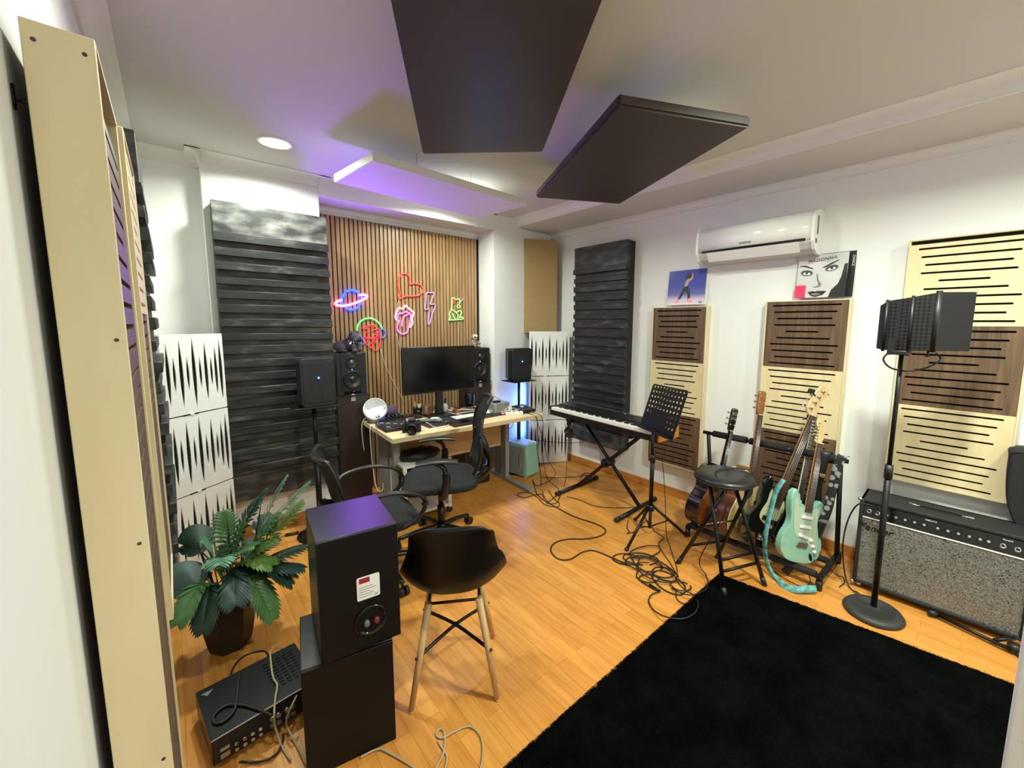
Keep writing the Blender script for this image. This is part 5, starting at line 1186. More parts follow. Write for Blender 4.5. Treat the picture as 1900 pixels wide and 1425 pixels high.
# ------------------------------------------------------------------ things on the desk (desk-local x, y)
def on_desk(name, label, cat, x, y, rz=0, z=ZD, group=None): p = D(x, y, z); return thing(name, label, cat, p, rz - .05, group)
gl_ = on_desk('globe_lamp', 'white globe lamp with an open bowl on the left corner of the desk', 'lamp', .075, .63)
dd = V((-.22, -.86, .46)).normalized()
MB().lathe([(.005, -.098), (.045, -.088), (.078, -.06), (.098, -.018), (.1, .02), (.094, .048), (.088, .044), (.090, .02)], (0, 0, .108), dd, 32).build('outer_shell', mat('translucent_white_shell', '#dfe3e4', .15, coat=.5), gl_)
MB().lathe([(.090, .046), (.082, .012), (.055, -.012), (.03, -.018), (0, -.02)], (0, 0, .108), dd, 32).build('inner_bowl', mat('lamp_bowl', '#eef0f2', .3), gl_)
MB().lathe([(0, 0), (.05, 0), (.06, .006), (.055, .022), (.03, .034)], seg=24).build('clear_foot', mat('clear_plastic', '#c9cdd2', .1, trans=.6), gl_)
for x in (-.03,): MB().tube([(0, .05, .03), (-.06, .1, .02), (-.10, .06, -.05), (-.10, .02, -.25)], .003, 6).build('power_cord', M_whitec, gl_)
pc_ = on_desk('pad_controller', 'black drum pad controller with a dark red base near the left desk corner', 'controller', .125, .335, .0)
MB().bb((-.105, -.13, .002), (.105, .13, .012), bev=.004).build('red_base', mat('dark_red_plastic', '#5a1420', .4), pc_); MB().bb((-.105, -.13, .010), (.105, .13, .030), bev=.006).build('case', M_black, pc_)
for i in range(4):
    for j in range(5): MB().bb((-.085 + i * .043, -.105 + j * .043, .030), (-.085 + i * .043 + .036, -.105 + j * .043 + .036, .036), bev=.004).build('pad', M_grey if (i + j) % 4 == 0 else M_blackm, pc_)
mxr = on_desk('mixer', 'small black mixer with knobs behind the pad controller', 'mixer', .185, .565, .05)
MB().prism([(-.06, 0), (.06, 0), (.06, .055), (-.06, .03)], -.115, .115, basis((0, 0, .0), (0, 1, 0), (0, 0, 1), (1, 0, 0)), bev=.004).build('case', M_black, mxr)
for i in range(6):
    for j in range(3): MB().cyl((-.09 + i * .036, -.04 + j * .036, .036 + j * .0075), (-.09 + i * .036, -.04 + j * .036, .052 + j * .0075), .007, .006, 10).build('knob', M_grey if j else M_black, mxr)
MB().bb((-.113, -.058, .03), (-.07, .03, .05)).build('display', mat('violet_display', '#3f3b78', .3), mxr)
gog = on_desk('glass_jar', 'clear violet tinted glass jar lying on the mixer', 'jar', .20, .60, .4, ZD + .095)
MB().lathe([(.036, -.05), (.040, -.045), (.040, .03), (.028, .04), (.028, .055), (.025, .055), (.025, .038), (.036, .028), (.036, -.044), (0, -.046)], (0, 0, 0), (1, .1, .0), 24).build('glass', mat('violet_glass', '#b9a8dc', .06, trans=.85), gog)
cam_ = on_desk('camera', 'black digital camera with a large lens at the front edge of the desk', 'camera', .20, .115, -.45)
MB().bb((-.068, -.02, 0), (.068, .03, .085), bev=.010).build('body', M_blackm, cam_); MB().bb((-.03, -.02, .08), (.03, .03, .108), bev=.012).build('viewfinder_hump', M_blackm, cam_)
MB().lathe([(.034, 0), (.036, .01), (.036, .05), (.041, .055), (.041, .10), (.036, .105), (.036, .095), (.026, .088), (0, .086)], (.005, -.018, .045), (0, -1, 0), 32).build('lens', M_black, cam_)
MB().bb((-.075, -.032, .0), (-.048, .0, .08), bev=.010).build('grip', M_blackm, cam_); MB().cyl((.048, 0, .083), (.048, 0, .096), .013).cyl((-.05, -.01, .083), (-.05, -.01, .093), .01).build('dial', M_black, cam_); MB().bb((-.012, .0, .106), (.012, .02, .112)).build('hot_shoe', M_steel, cam_)
cp = on_desk('pen_cup', 'tall black pen cup with a neon marker on the desk', 'cup', .43, .56)
MB().lathe([(0, 0), (.038, 0), (.042, .10), (.039, .10), (.036, .008), (0, .008)]).build('cup', M_gloss, cp); MB().cyl((.01, .0, .01), (.03, -.01, .135), .005).build('marker', mat('lime_marker', '#c9d94a', .4), cp); MB().cyl((-.01, .01, .01), (-.025, .0, .16), .004).build('pencil', M_headm, cp); MB().bb((.0, -.01, .09), (.03, .015, .128), bev=.004).build('eraser', M_white, cp)
nt_ = on_desk('notebook', 'dark red notebook lying beside the pen cup', 'notebook', .36, .66, .3); MB().bb((-.07, -.05, .0), (.07, .05, .018), bev=.003).build('cover', mat('maroon_cover', '#3c1c26', .5), nt_)
tr = on_desk('tape_roll', 'brown parcel tape roll standing on edge behind the camera', 'tape', .545, .60, .5)
MB().lathe([(.035, -.024), (.055, -.024), (.055, .024), (.035, .024), (.035, -.024)], (0, 0, .055), (0, 1, 0), 32).build('roll', mat('brown_tape', '#9a7a5c', .25, coat=.4), tr)
gb_ = on_desk('glass_tumbler', 'clear glass tumbler behind the tape roll', 'glass', .66, .63); MB().lathe([(0, 0), (.032, 0), (.036, .085), (.034, .085), (.030, .006), (0, .006)]).build('glass', mat('clear_glass', '#e8eef0', .04, trans=.92), gb_)
bt = on_desk('bottle', 'small white bottle with a dark pump below the monitor', 'bottle', .745, .645); MB().lathe([(0, 0), (.026, 0), (.028, .06), (.02, .075), (.010, .08), (.010, .09)]).build('bottle', M_white, bt); MB().cyl((0, 0, .088), (0, 0, .13), .010, .006).bb((-.005, -.03, .125), (.005, .006, .135)).build('pump', M_black, bt)
bt2 = on_desk('bottle', 'small dark violet bottle left of the monitor stand', 'bottle', .70, .69); MB().lathe([(0, 0), (.02, 0), (.021, .07), (.01, .085), (.01, .11), (0, .11)]).build('bottle', mat('violet_bottle', '#3b2b5e', .2), bt2)
orr = on_desk('small_box', 'small orange box on the desk right of the bottle', 'box', .83, .56, .2); MB().bb((-.035, -.02, 0), (.035, .02, .035), bev=.003).build('box', mat('orange_card', '#a5563a', .5), orr)
cn = on_desk('canister', 'glossy black canister right of the monitor stand', 'canister', 1.02, .66); MB().lathe([(0, 0), (.052, 0), (.055, .01), (.055, .15), (.05, .16), (.046, .155), (.046, .02), (0, .02)], seg=28).build('can', M_gloss, cn)
hs = on_desk('cable_tangle', 'tangle of black and white leads on the desk below the monitor', 'cable', .9, .57); rn = random.Random(11)
for k in range(6):
    pts = [(rn.uniform(-.10, .16), rn.uniform(-.05, .07), .006 + rn.uniform(0, .03)) for _ in range(7)]; MB().tube(pts, .003, 6).build('lead', M_cable if k % 3 else M_whitec, hs)
mp_ = on_desk('desk_mat', 'large black desk mat with a red stitched edge', 'desk mat', .74, .325, .06)
MB().prism(rrect(.80, .33, .012, 4), 0, .0025).build('red_edge', M_red, mp_); MB().prism(rrect(.788, .318, .010, 4), .0025, .0034).build('mat', M_blackm, mp_)
MAT_Z = ZD + .0034
kbd = on_desk('keyboard', 'slim white computer keyboard on the black desk mat', 'keyboard', .80, .325, .02, MAT_Z)
MB().bb((-.14, -.057, 0), (.14, .057, .008), bev=.003).build('base', M_steel, kbd); k_ = MB()
for i in range(14):
    for j in range(5): k_.bb((-.135 + i * .0193, -.052 + j * .021, .008), (-.135 + i * .0193 + .0165, -.052 + j * .021 + .018, .0105))
k_.build('keys', M_white, kbd)
tb = on_desk('graphics_tablet', 'black tablet slab at the front edge of the desk mat', 'tablet', .645, .115, .03, ZD); MB().bb((-.115, -.075, .0), (.115, .075, .022), bev=.006).build('slab', M_black, tb); MB().bb((-.095, -.055, .022), (.07, .055, .0226)).build('active_area', M_gloss, tb)
mcn = on_desk('microphone', 'grey handheld microphone lying on the desk mat', 'microphone', .455, .30, -.5, MAT_Z + .019)
MB().cyl((-.12, 0, -.004), (.03, 0, 0), .011, .017, 18).build('handle', M_grey, mcn); MB().ball((.055, 0, .0), .026, 0, 18, 12, (1.15, .85, .72)).build('mesh_head', mat('grey_mesh', '#9a9b9c', .5, bump=.8, bscale=400), mcn); MB().cyl((-.20, 0, -.012), (-.12, 0, -.004), .005).build('plug', M_steel, mcn)
tp = on_desk('tape_roll', 'white tape ring lying by the microphone on the desk mat', 'tape', .515, .375, 0, MAT_Z); MB().lathe([(.024, 0), (.042, 0), (.042, .018), (.024, .018), (.024, 0)], seg=28).build('roll', M_white, tp)
ms_ = on_desk('mouse', 'flat white computer mouse on the desk mat', 'mouse', 1.055, .385, 1.2, MAT_Z); MB().grid(lambda u, v: (.055 * (2 * u - 1), .029 * (2 * v - 1) * (1 - .25 * (2 * u - 1) ** 4), .002 + .02 * (max(0, (1 - (2 * u - 1) ** 4) * (1 - (2 * v - 1) ** 4))) ** .5), 14, 10).build('shell', M_white, ms_)
mm_ = on_desk('mini_computer', 'square silver mini computer at the right end of the desk', 'computer', 1.165, .375, .08); MB().prism(rrect(.197, .197, .03, 6), .003, .095, bev=.004).build('case', mat('silver_aluminium', '#a3a5a4', .38, metal=.6), mm_); MB().cyl((0, 0, 0), (0, 0, .004), .08).build('base', M_black, mm_)
dg_ = on_desk('dongle', 'small black adapter on top of the silver mini computer', 'adapter', 1.15, .35, .1, ZD + .0952); MB().bb((-.035, -.022, 0), (.035, .022, .016), bev=.003).build('case', M_black, dg_); MB().tube([(.035, .0, .008), (.06, .02, .02), (.02, .07, .045), (-.03, .06, .02), (-.035, .01, .008)], .0025, 6).build('lead', M_cable, dg_)
st_ = on_desk('power_strip', 'white power strip at the right front edge of the desk', 'power strip', 1.215, .145, -.35); MB().bb((-.085, -.024, 0), (.085, .024, .03), bev=.005).build('case', M_white, st_); MB().bb((-.095, -.01, .01), (-.084, .01, .02)).build('red_switch', M_red, st_)
for x in (-.05, 0, .05): MB().cyl((x, 0, .0295), (x, 0, .0308), .017, seg=16).build('socket', M_grey, st_)
ai = on_desk('audio_interface', 'black desktop audio interface with a silver dial at the right corner of the desk', 'audio interface', 1.372, .205, .12)
MB().prism([(-.085, .004), (.085, .004), (.085, .055), (-.085, .028)], -.08, .08, basis((0, 0, 0), (0, 1, 0), (0, 0, 1), (1, 0, 0)), bev=.003).build('case', M_black, ai); MB().lathe([(.024, 0), (.022, .014), (.018, .016), (0, .016)], (.0, .02, .045), (0, -.16, 1), 24).build('dial', M_chrome, ai)
for i in range(5): MB().cyl((-.05 + i * .022, -.045, .034), (-.05 + i * .022, -.045, .038), .006, seg=10).build('button', M_grey, ai)
wl = on_desk('cable_tangle', 'tangle of white leads beside the silver mini computer', 'cable', 1.24, .25, 0)
for k in range(7):
    pts = [(rn.uniform(-.12, .12), rn.uniform(-.08, .06), .006 + (.05 if q % 2 else 0) * rn.uniform(.2, 1)) for q in range(6)]; MB().tube(pts, .0028, 6).build('lead', M_whitec, wl)
solo('microphone_lead', MB().tube([Dz(768, 775, .744), Dz(790, 765, .77), Dz(812, 760, .77), Dz(840, 767, .755), Dz(862, 771, .748), Dz(880, 770, .7465)], .003, 6), M_whitec, 'white lead draped across the desk mat behind the keyboard', 'cable')
solo('earbud_lead', MB().tube([Dz(828, 782, .76), Dz(832, 788, .747), Dz(820, 793, .747), Dz(805, 792, .747), Dz(796, 786, .747), Dz(790, 784, .747)], .0028, 6), M_whitec, 'short white lead around the handheld microphone', 'cable')

# ------------------------------------------------------------------ mint computer tower and the blue light behind it
tw = thing('computer_tower', 'mint green computer tower on the floor below the right end of the desk', 'computer', basis((2.662, 3.165, 0), (.985, .172, 0), (-.172, .985, 0), (0, 0, 1)).translation, math.atan2(.172, .985))
M_mintp = mat('mint_metal', '#8fbfae', .4); TW, TD, TH = .205, .33, .35
MB().bb((0, 0, .015), (TW, TD, TH), bev=.010).build('case', M_mintp, tw); MB().bb((-.003, .03, .035), (.002, TD - .015, TH - .03), bev=.001).build('side_glass', mat('smoked_side_panel', '#8f938c', .2), tw)
MB().bb((.01, .02, TH - .002), (TW - .01, TD - .02, TH + .006), bev=.003).build('top_filter', mat('pale_mint_top', '#c8d6cf', .5), tw)
for x in (.03, TW - .03):
    for y in (.04, TD - .04): MB().cyl((x, y, 0), (x, y, .016), .018, seg=12).build('foot', M_white, tw)
MB().bb((-.004, .10, .10), (-.0025, .108, .25)).build('side_mark', M_steel, tw)
lbd = V((-.95, .28, 0)).normalized(); lbm = basis((3.062, 3.592, 0), (lbd.y, -lbd.x, 0), lbd, (0, 0, 1))
lb = thing('light_bar', 'upright light bar washing the column wall blue between the right pole stand and diffusers', 'lamp', M=lbm)
MB().bb((-.016, -.02, .0), (.016, .0, .92), bev=.004).build('housing', M_white, lb); MB().bb((-.03, -.03, 0), (.03, .01, .012), bev=.003).build('foot', M_white, lb); MB().bb((-.010, -.001, .30), (.010, .002, .90), bev=.0005).build('light_strip', glow('blue_lamp', (.15, .35, 1), 6), lb)
l2 = bpy.data.lights.new('light_bar_glow', 'AREA'); l2.shape = 'RECTANGLE'; l2.size = .58; l2.size_y = .022; l2.energy = 5; l2.color = (.07, .22, 1); o2_ = bpy.data.objects.new('light_bar_glow', l2); COL.objects.link(o2_)
o2_.matrix_basis = basis(V((3.062, 3.592, .60)) + lbd * .006, (0, 0, 1), (-lbd).cross(V((0, 0, 1))), -lbd)

# ------------------------------------------------------------------ potted plant
M_pot = mat('black_pot', '#1c1a1d', .45); pt = thing('potted_plant', 'artificial palm and monstera plant in a black hexagonal pot', 'plant', (.118, 2.43, 0))
MB().lathe([(0, 0), (.082, 0), (.092, .03), (.128, .255), (.118, .258), (.110, .225), (0, .222)], seg=7, smooth=False).build('pot', M_pot, pt)
MB().lathe([(.112, .222), (.06, .232), (0, .236)], seg=14).build('soil', mat('dark_moss', '#1f2416', .95, bump=.6, bscale=60), pt)
def leafmat(n, a, b, r=.4):
    m, nt, bb = newmat(n); mp = coords(nt, (1, 1, 1)); nz = nt.nodes.new('ShaderNodeTexNoise'); nz.inputs['Scale'].default_value = 14; nt.links.new(mp.outputs[0], nz.inputs['Vector']); r_2 = ramp(nt, [(.3, a), (.7, b)]); nt.links.new(nz.outputs['Fac'], r_2.inputs[0]); nt.links.new(r_2.outputs[0], bb.inputs['Base Color']); bb.inputs['Roughness'].default_value = r
    return m
ML = [leafmat('palm_green', '#32552f', '#4d7640'), leafmat('deep_green_leaf', '#14291f', '#223d2e'), leafmat('blue_green_leaf', '#3d6650', '#5f8d72'), leafmat('dark_teal_leaf', '#1b332e', '#304d45'), leafmat('yellow_green_palm', '#4a6a2f', '#678540')]
M_stem = mat('leaf_stem', '#4f6a33', .5)
def strip(mb, base_, d, side, L, W, droop, nrm):
    """one leaflet: pointed blade"""
    n = 5; rows = []
    for i in range(n + 1):
        t = i / n; w = W * math.sin(PI * (.12 + .88 * t)) if t < 1 else 0; p = base_ + d * (L * t) - V((0, 0, droop * L * t * t)); rows.append((p - side * w / 2, p + nrm * w * .18, p + side * w / 2))
    vs2 = [[mb.bm.verts.new(q) for q in r] for r in rows]
    for i in range(n):
        for k in range(2):
            f = mb.bm.faces.new((vs2[i][k], vs2[i + 1][k], vs2[i + 1][k + 1], vs2[i][k + 1])); f.smooth = True
def frond(root, tip, m, L=.09, W=.02, n=11, lift=.10, fan=False, leafstart=.4):
    root, tip = V(root), V(tip); mid = (root + tip) / 2 + V((0, 0, lift)); P = catmull([root, root.lerp(mid, .5) + V((0, 0, lift * .25)), mid, mid.lerp(tip, .55) + V((0, 0, lift * .1)), tip], 5)
    st = MB().tube(P, lambda t: .0042 - .0028 * t, 6, sm=False); mb = MB(); N = len(P) - 1
    for k in range(n):
        t = leafstart + (1 - leafstart) * k / (n - 1) if not fan else .78 + .22 * k / (n - 1); i = min(N - 1, int(t * N)); p = P[i].lerp(P[i + 1], t * N - i); d = (P[min(i + 1, N)] - P[max(0, i - 1)]).normalized(); s = d.cross(V((0, 0, 1))).normalized(); u = s.cross(d).normalized()
        q = k / (n - 1); ll = L * (math.sin(PI * (.18 + .72 * q)) if not fan else 1)
        for sg in (-1, 1):
            a = (.95 - .55 * q) if not fan else (1.5 * (1 - q) ** .8 + .05); dr = (d * math.cos(a) + s * sg * math.sin(a) + u * .18).normalized(); sd = dr.cross(u).normalized(); strip(mb, p, dr, sd, ll, W, .35, u)
    o = mb.build('leaf', m, pt); st.build('stem', M_stem, o); return o
def monstera(root, tip, nrm, m, R_=.075):
    root, tip, nrm = V(root), V(tip), V(nrm).normalized(); st = MB().tube([root, root.lerp(tip, .5) + V((0, 0, .04)), tip], .0032, 6)
    d = (tip - root); d = (d - nrm * d.dot(nrm)).normalized(); s = d.cross(nrm); mb = MB(); c = mb.bm.verts.new(tip); ring = []
    nn_ = 44
    for k in range(nn_):
        a = 2 * PI * k / nn_; r = R_ * (1 + .12 * math.cos(a)) * (.62 if k % 6 == 0 and 6 < k < 38 else 1); ring.append(mb.bm.verts.new(tip + d * (R_ * .75 + r * math.cos(a)) + s * r * .92 * math.sin(a) - nrm * .30 * R_ * (math.sin(a) ** 2)))
    for k in range(nn_): mb.bm.faces.new((c, ring[k], ring[(k + 1) % nn_]))
    o = mb.build('leaf', m, pt); st.build('stem', M_stem, o)
B0 = lambda a, r=.03: (r * math.cos(a), r * math.sin(a), .225)
fr_ = [((0.28, -0.03, 0.800), 2, 0.109, 0.0151, 0.054), ((0.37, -0.05, 0.750), 2, 0.118, 0.0151, 0.063), ((0.19, 0.0, 0.740), 3, 0.109, 0.0134, 0.072), ((0.34, 0.0, 0.630), 4, 0.134, 0.0168, 0.054), ((0.02, 0.1, 0.640), 0, 0.101, 0.0185, 0.072), ((0.16, 0.06, 0.680), 3, 0.109, 0.0168, 0.090), ((-0.07, -0.02, 0.560), 2, 0.118, 0.0269, 0.090), ((0.09, -0.02, 0.600), 0, 0.109, 0.0185, 0.090),
       ((-0.02, -0.12, 0.500), 2, 0.109, 0.0235, 0.108), ((0.1, -0.1, 0.520), 0, 0.101, 0.0218, 0.090), ((-0.17, -0.16, 0.320), 0, 0.101, 0.0269, 0.135), ((0.15, -0.18, 0.190), 0, 0.109, 0.0286, 0.162), ((0.27, -0.04, 0.300), 1, 0.118, 0.0235, 0.108), ((0.33, -0.02, 0.400), 1, 0.109, 0.0218, 0.054), ((0.22, 0.12, 0.420), 1, 0.101, 0.0202, 0.072), ((0.02, -0.19, 0.330), 3, 0.101, 0.0252, 0.126), ((0.16, -0.12, 0.420), 4, 0.101, 0.0252, 0.108), ((0.04, 0.12, 0.450), 1, 0.101, 0.0218, 0.054), ((0.24, -0.12, 0.290), 1, 0.101, 0.0252, 0.126), ((0.24, 0.06, 0.580), 0, 0.101, 0.0151, 0.054), ((-0.1, -0.18, 0.250), 1, 0.092, 0.0252, 0.144), ((0.06, -0.08, 0.400), 1, 0.101, 0.0252, 0.090), ((0.2, -0.06, 0.500), 4, 0.101, 0.0218, 0.072), ((0.3, -0.1, 0.330), 3, 0.101, 0.0218, 0.072), ((-0.12, 0.08, 0.340), 3, 0.101, 0.0218, 0.090)]
for i, (tip, mi_, L_, W_, lf) in enumerate(fr_): frond(B0(i * 1.7), tip, ML[mi_], L_, W_, 13, lf)
for tip, nr, mi_, R_ in [((-.10, -.10, .40), (-.2, -.75, .5), 3, .085), ((-.08, .05, .50), (-.2, -.6, .6), 1, .08), ((.17, .12, .47), (.1, -.7, .6), 1, .065), ((-.02, -.12, .33), (0, -.8, .5), 1, .06), ((.10, .0, .42), (.2, -.6, .7), 3, .06), ((.05, -.1, .28), (.1, -.9, .4), 1, .06)]: monstera(B0(1), tip, nr, ML[mi_], R_)
for k in range(5): strip_mb = MB(); a = V((.02 + .03 * k - .05, .03, .24)); strip(strip_mb, a, V((.1 * (k - 2), .1, 1)).normalized(), V((1, 0, 0)), .34 + .03 * k, .014, .02, V((0, -1, 0))); strip_mb.build('blade_leaf', ML[4 if k % 2 else 1], pt)

# ------------------------------------------------------------------ rug
rug = MB(); ca, cb, cc, cdd = V((.35, 1.052, 0)), V((2.545, 1.083, 0)), V((2.87, -1.1, 0)), V((.35, -1.1, 0)); NU, NV = 150, 150
def rugf(u, v):
    p = ca.lerp(cb, u).lerp(cdd.lerp(cc, u), v); e = min(u, 1 - u, v, 1 - v); j = noise.noise(p * 60) * .010 + noise.noise(p * 25) * .006
    edge = max(0, 1 - e * 60); hgt = .016 + .006 * noise.noise(p * 42) + .004 * noise.noise(p * 90) + .003 * noise.noise(p * 6)
    return (p.x + j * (1 if edge else .3), p.y + noise.noise(p * 55 + V((9, 3, 1))) * .010 * (1 if edge else .3), hgt * (1 - edge ** 2) + .002)
rug.grid(rugf, NU, NV)
def rugmat():
    m, nt, b = newmat('black_shag_pile'); L = nt.links; mp = coords(nt, (1, 1, 1)); n = nt.nodes.new('ShaderNodeTexNoise'); n.inputs['Scale'].default_value = 5; n.inputs['Detail'].default_value = 8; n.inputs['Roughness'].default_value = .7; L.new(mp.outputs[0], n.inputs['Vector']); r = ramp(nt, [(.38, '#020303'), (.66, '#0b0d0d')]); L.new(n.outputs['Fac'], r.inputs[0]); L.new(r.outputs[0], b.inputs['Base Color'])
    b.inputs['Roughness'].default_value = .9; b.inputs['Specular IOR Level'].default_value = .03; n2 = nt.nodes.new('ShaderNodeTexNoise'); n2.inputs['Scale'].default_value = 160; n2.inputs['Detail'].default_value = 3; L.new(mp.outputs[0], n2.inputs['Vector']); bp = nt.nodes.new('ShaderNodeBump'); bp.inputs['Strength'].default_value = .9; bp.inputs['Distance'].default_value = .02; L.new(n2.outputs['Fac'], bp.inputs['Height']); L.new(bp.outputs[0], b.inputs['Normal'])
    return m
rt_ = thing('rug', 'black shaggy rug on the floor in the right foreground', 'rug'); ro = rug.build('pile', rugmat(), rt_)
rn = random.Random(5); fz = MB()
for k in range(2600):
    t = rn.random(); p = (ca.lerp(cb, t) if k % 3 else cb.lerp(cc, t)); d = V((rn.uniform(-.6, .6), 1, 0)) if k % 3 else V((1, rn.uniform(-.6, .6), 0)); l = rn.uniform(.006, .018); s = V((-d.y, d.x, 0)).normalized() * .0018; b = p - d.normalized() * .006 + V((0, 0, rn.uniform(.004, .014))); e = p + d.normalized() * l * .6 + V((0, 0, .003))
    fz.bm.faces.new([fz.bm.verts.new(q) for q in (b - s, b + s, e)])
tag(fz.build('fringe', ro.data.materials[0], rt_), kind='stuff')

# ------------------------------------------------------------------ cables on the floor and hanging from the desk
ZR = .030
def z4(pts, z=.006, hop=None):
    """photo-traced floor run (crop coordinates of one enlarged view)"""
    return [onZ(900 + x * .3158, 860 + y * .3158, z if hop is None else hop(i)) for i, (x, y) in enumerate(pts)]
def cable(label, pts, r=.0042, m=None, n=6, name='cable', group='black cables on the floor'): return solo(name, MB().tube(pts, r, 7, n=n), m or M_cable, label, 'cable', group)
cable('thick black cable winding in an S across the open floor into the coil', z4([(300, 175), (345, 215), (410, 252), (520, 310), (640, 350), (705, 385), (690, 420), (600, 442), (480, 445), (405, 470), (388, 515), (430, 560), (500, 562), (570, 522), (640, 512), (750, 555), (830, 588), (905, 596)]), .0046)
rn = random.Random(21)
co = thing('cable_coil', 'coil of tangled black cable on the floor in front of the stool', 'cable', (0, 0, 0))
for i, (cx, cy, rx, ry, rot) in enumerate([(830, 562, 78, 32, .1), (915, 560, 100, 34, .12), (930, 592, 110, 38, .2), (1005, 640, 120, 46, .35), (1060, 650, 80, 36, .3), (965, 674, 58, 24, 0), (1150, 720, 60, 26, .2), (940, 520, 92, 34, -.2), (1080, 700, 110, 50, .55), (985, 605, 130, 45, .4)]):
    n = 14; t0 = rn.random() * 6; MB().tube([onZ(900 + (cx + rx * (1 + .06 * rn.uniform(-1, 1)) * math.cos(t0 + a) * math.cos(rot) - ry * math.sin(t0 + a) * math.sin(rot)) * .3158, 860 + (cy + rx * math.cos(t0 + a) * math.sin(rot) + ry * math.sin(t0 + a) * math.cos(rot)) * .3158, .006 + .004 * (i % 4)) for a in [5.9 * k / (n - 1) for k in range(n)]], .0042, 7, n=5).build('loop', M_cable, co)
cable('black cable sweeping in a big loop from the coil over the rug corner', z4([(905, 620), (890, 660), (930, 700), (1000, 740), (1030, 750), (980, 770), (962, 810), (990, 860), (1060, 900), (1160, 912), (1230, 880), (1252, 830), (1245, 800)], .008, lambda i: .008 if i < 8 else .034), .0038)
MB().cyl(onZ(1205, 1085, .01), onZ(1224, 1096, .01), .008, seg=10).build('plug', M_metal, co)
cable('thin black cable dropping from the stool seat to the rug edge', [(2.40, 1.02, .655), (2.375, 1.01, .62), (2.37, 1.0, .50)] + [onZ(900 + x * .3158, 860 + y * .3158, z) for x, y, z in ((1262, 560, .12), (1300, 660, .04), (1300, 735, .034), (1215, 772, .034), (1150, 760, .02), (1095, 730, .01))], .0034)
cable('black cable lying in a loop on top of the stool', [(2.37, 1.03, .662), (2.44, 1.09, .684), (2.52, 1.13, .689), (2.62, 1.10, .689), (2.70, 1.04, .684), (2.735, .985, .668)], .0036)
cable('thin cable hanging behind the music stand down to the coil', [over(1228, 840, (2.72, 1.72)), over(1234, 920, (2.70, 1.68)), over(1236, 985, (2.62, 1.60))] + z4([(1070, 440), (1100, 530), (1128, 620), (1130, 690), (1180, 745), (1220, 770), (1215, 805), (1165, 822), (1125, 790), (1125, 740)]), .0028)
cable('thin black cable from the keyboard stand along the floor to the music stand', z4([(480, 195), (560, 215), (650, 250), (800, 260), (940, 250)]), .003)
cable('thin black cable hanging from the piano to the floor by the stand foot', [over(1052, 815, (2.85, 2.74)), over(1052, 850, (2.82, 2.72)), over(1050, 885, (2.76, 2.68))] + z4([(465, 130), (440, 190), (420, 230), (360, 235)]), .0028)
cable('black cable from the music stand foot to the rack, tied in a small knot', z4([(840, 330), (835, 380), (850, 400), (832, 410), (890, 395), (950, 335), (1000, 400), (1050, 436), (1020, 470), (1050, 530), (1085, 580), (1120, 640)]), .0028)
cable('black cable looping on the floor left of the keyboard stand', z4([(345, 205), (330, 180), (280, 188), (230, 200), (190, 186), (205, 172), (260, 172), (310, 200), (350, 240), (420, 255), (436, 235), (400, 200), (375, 160)]), .0032)
for lab, pts in (('black lead running from the audio interface down to the floor, nearest the camera', [(955, 772, 0, .745), (963, 790, 0, .70), (975, 840, 2.60, .0), (985, 880, 2.58, 0)]),):
    p0 = D(1.34, .12, .745); cable(lab, [p0, D(1.36, .0, .735), D(1.37, -.02, .66), V((2.60, 2.93, .40)), V((2.62, 2.90, .15))] + z4([(330, 120), (345, 190), (380, 235)]), .0038, group='leads hanging from the desk end')
cable('black lead from the right corner of the desk bowing towards the white diffusers', [D(1.44, .16, .745), D(1.475, .14, .73), D(1.50, .14, .62), V((2.80, 3.06, .42)), V((2.86, 3.06, .2)), V((2.90, 2.98, .04))] + z4([(310, 130), (280, 95), (305, 180)]), .003, group='leads hanging from the desk end')
cable('black lead hanging down in front of the mint computer tower', [D(1.40, .10, .745), D(1.42, -.015, .73), D(1.44, -.02, .6), V((2.72, 2.98, .30)), V((2.77, 3.0, .12)), V((2.80, 2.98, .012)), V((2.70, 2.72, .006)), V((2.45, 2.60, .006))], .003, group='leads hanging from the desk end')
cable('white lead hanging behind the mint computer tower', [D(1.36, .36, .70), D(1.37, .40, .55), V((2.63, 3.50, .45)), V((2.72, 3.45, .40))], .003, M_whitec, group='leads hanging from the desk end')
cable('black lead stretched from the tower along the wall to the piano stand', [V((2.80, 3.18, .385)), V((2.95, 3.10, .36)), V((3.05, 2.95, .36)), V((3.0, 2.70, .44)), V((2.94, 2.6, .50))], .0028, group='leads hanging from the desk end')
cable('black lead along the floor between the tower and the power brick', z4([(330, 82), (400, 84), (500, 80), (600, 68), (650, 65)]), .003)
cable('white lead hanging over the left end of the desk', [D(.02, .50, .743), D(-.012, .49, .735), D(-.02, .47, .6), D(-.015, .45, .4), D(.0, .42, .22), D(.04, .40, .20), D(.05, .41, .26)], .0035, M_whitec, group='leads at the left end of the desk')
cable('grey lead hanging over the left end of the desk beside the white one', [D(.06, .50, .80), D(.03, .42, .79), D(-.012, .33, .735), D(-.015, .31, .55), D(.0, .32, .35), D(.05, .34, .26), D(.06, .33, .2)], .003, M_grey, group='leads at the left end of the desk')
cable('dark lead hanging from the left pole speaker', [(.88, 3.40, 1.02), (.93, 3.42, .85), (.95, 3.40, .7), (.94, 3.38, .55), (.93, 3.4, .3)], .004, group='leads at the left end of the desk')
solo('cable', MB().tube([onZ(1275, 935, .005), onZ(1264, 930, .005), onZ(1262, 938, .005), onZ(1272, 946, .005), onZ(1285, 946, .005), onZ(1288, 938, .005)], .003, 6), M_whitec, 'small white cable loop on the floor left of the acoustic guitars', 'cable')
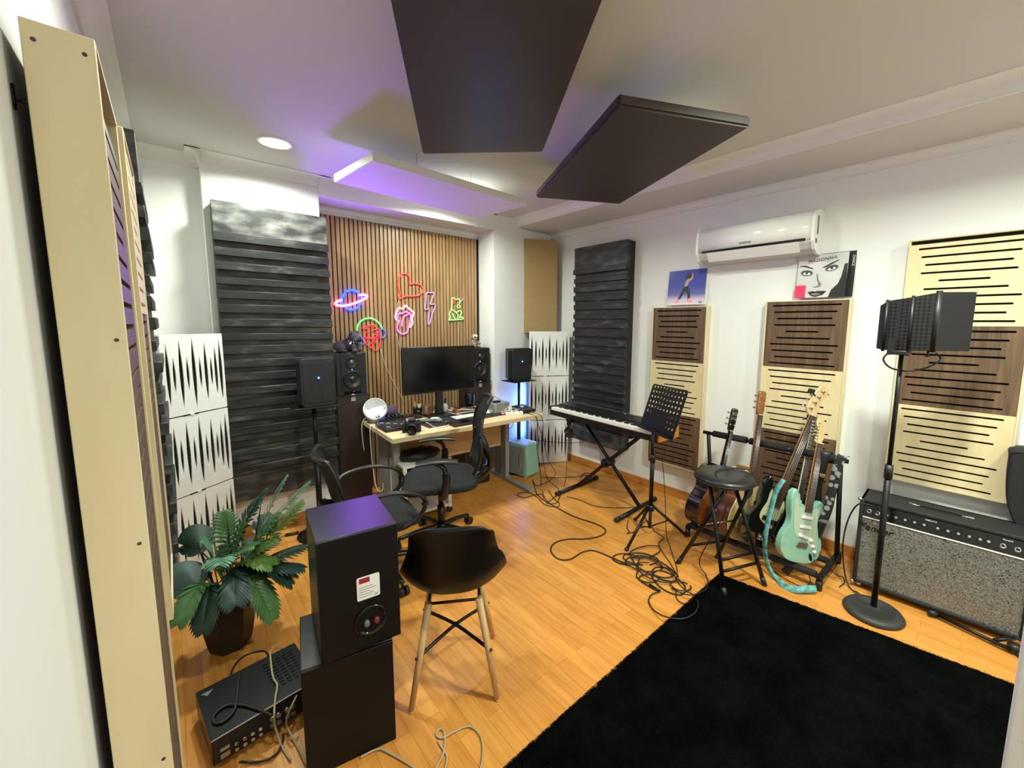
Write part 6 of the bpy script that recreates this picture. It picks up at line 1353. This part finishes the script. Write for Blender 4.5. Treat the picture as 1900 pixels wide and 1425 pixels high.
iw_ = thing('inline_switch', 'black inline power switch and lead on the floor behind the plant', 'switch', (0, 0, 0)); MB().tube([onZ(500, 1003, .01), onZ(520, 997, .012), onZ(530, 993, .012)], .003, 6).build('lead', M_cable, iw_); MB().tube([onZ(553, 988, .012), onZ(572, 984, .008), onZ(600, 990, .006)], .003, 6).build('lead', M_cable, iw_); MB().cyl(onZ(529, 993, .012), onZ(554, 988, .012), .011, seg=10).build('switch_body', M_black, iw_)
# rack and amplifier leads
cable('black lead from the rack end curling to the amplifier', [V((3.02, .62, .10)), V((3.06, .57, .03)), V((3.10, .54, .012)), V((3.05, .52, .008)), V((2.97, .53, .008))], .003, group='leads around the amplifier')
cable('black lead trailing on the floor below the mint guitar', [(2.90, .70, .10), (2.86, .66, .04), (2.80, .66, .024), (2.77, .70, .02), (2.80, .78, .012), (2.84, .86, .008)], .003, group='leads around the amplifier')

# foreground leads round the receiver
def z5(pts, z): return [onZ(350 + x * .15789, 1200 + y * .15789, zz) for (x, y), zz in zip(pts, z if isinstance(z, (list, tuple)) else [z] * len(pts))]
M_beige = mat('beige_speaker_wire', '#a59a7d', .5)
cable('beige speaker wire draped over the receiver down to the floor', z5([(1130, 20), (1050, 10), (975, 40), (960, 110), (990, 350), (1040, 450), (1020, 600), (1005, 800), (1020, 950), (1100, 1180), (1200, 1330)], [.02, .06, .10, .125, .125, .125, .125, .12, .06, .01, .01]), .0038, M_beige, group='leads in the foreground')
cable('second beige speaker wire running down beside the big black speakers', z5([(1270, 575), (1200, 720), (1150, 860), (1165, 960), (1240, 1100), (1310, 1230), (1380, 1380)], [.12, .11, .06, .03, .01, .01, .01]), .0036, M_beige, group='leads in the foreground')
cable('black power lead looped on top of the receiver', z5([(600, 300), (580, 420), (570, 560), (540, 740), (450, 850), (340, 900), (285, 850), (340, 760), (450, 690), (570, 680), (700, 700), (850, 750), (980, 810)], .124), .005, group='leads in the foreground')
cable('black lead arching behind the receiver', z5([(490, 355), (520, 260), (600, 150), (720, 80), (870, 50), (925, 80), (935, 130)], [.02, .06, .10, .12, .10, .05, .02]), .0042, group='leads in the foreground')
cable('black lead lying on the floor in front of the receiver', z5([(600, 1355), (700, 1358), (850, 1350), (980, 1300), (1060, 1220), (1110, 1100), (1110, 1020)], [.03, .008, .008, .008, .008, .02, .04]), .0042, group='leads in the foreground')
def z6(pts, z=.006): return [onZ(690 + x * .1421, 1320 + y * .1421, z) for x, y in pts]
cable('beige speaker wire curling on the floor below the shell chair', z6([(-150, 600), (0, 520), (110, 490), (220, 540), (420, 650), (620, 780), (760, 820), (860, 690), (930, 560), (955, 400), (945, 270), (900, 225), (850, 260), (850, 320), (920, 345), (1050, 280), (1220, 200), (1330, 220), (1420, 330), (1450, 480), (1440, 640), (1400, 800)]), .0036, M_beige, group='leads in the foreground')
cable('second strand of beige wire alongside the curl on the floor', z6([(860, 380), (900, 450), (970, 560), (980, 650), (940, 800)]) , .0034, M_beige, group='leads in the foreground')
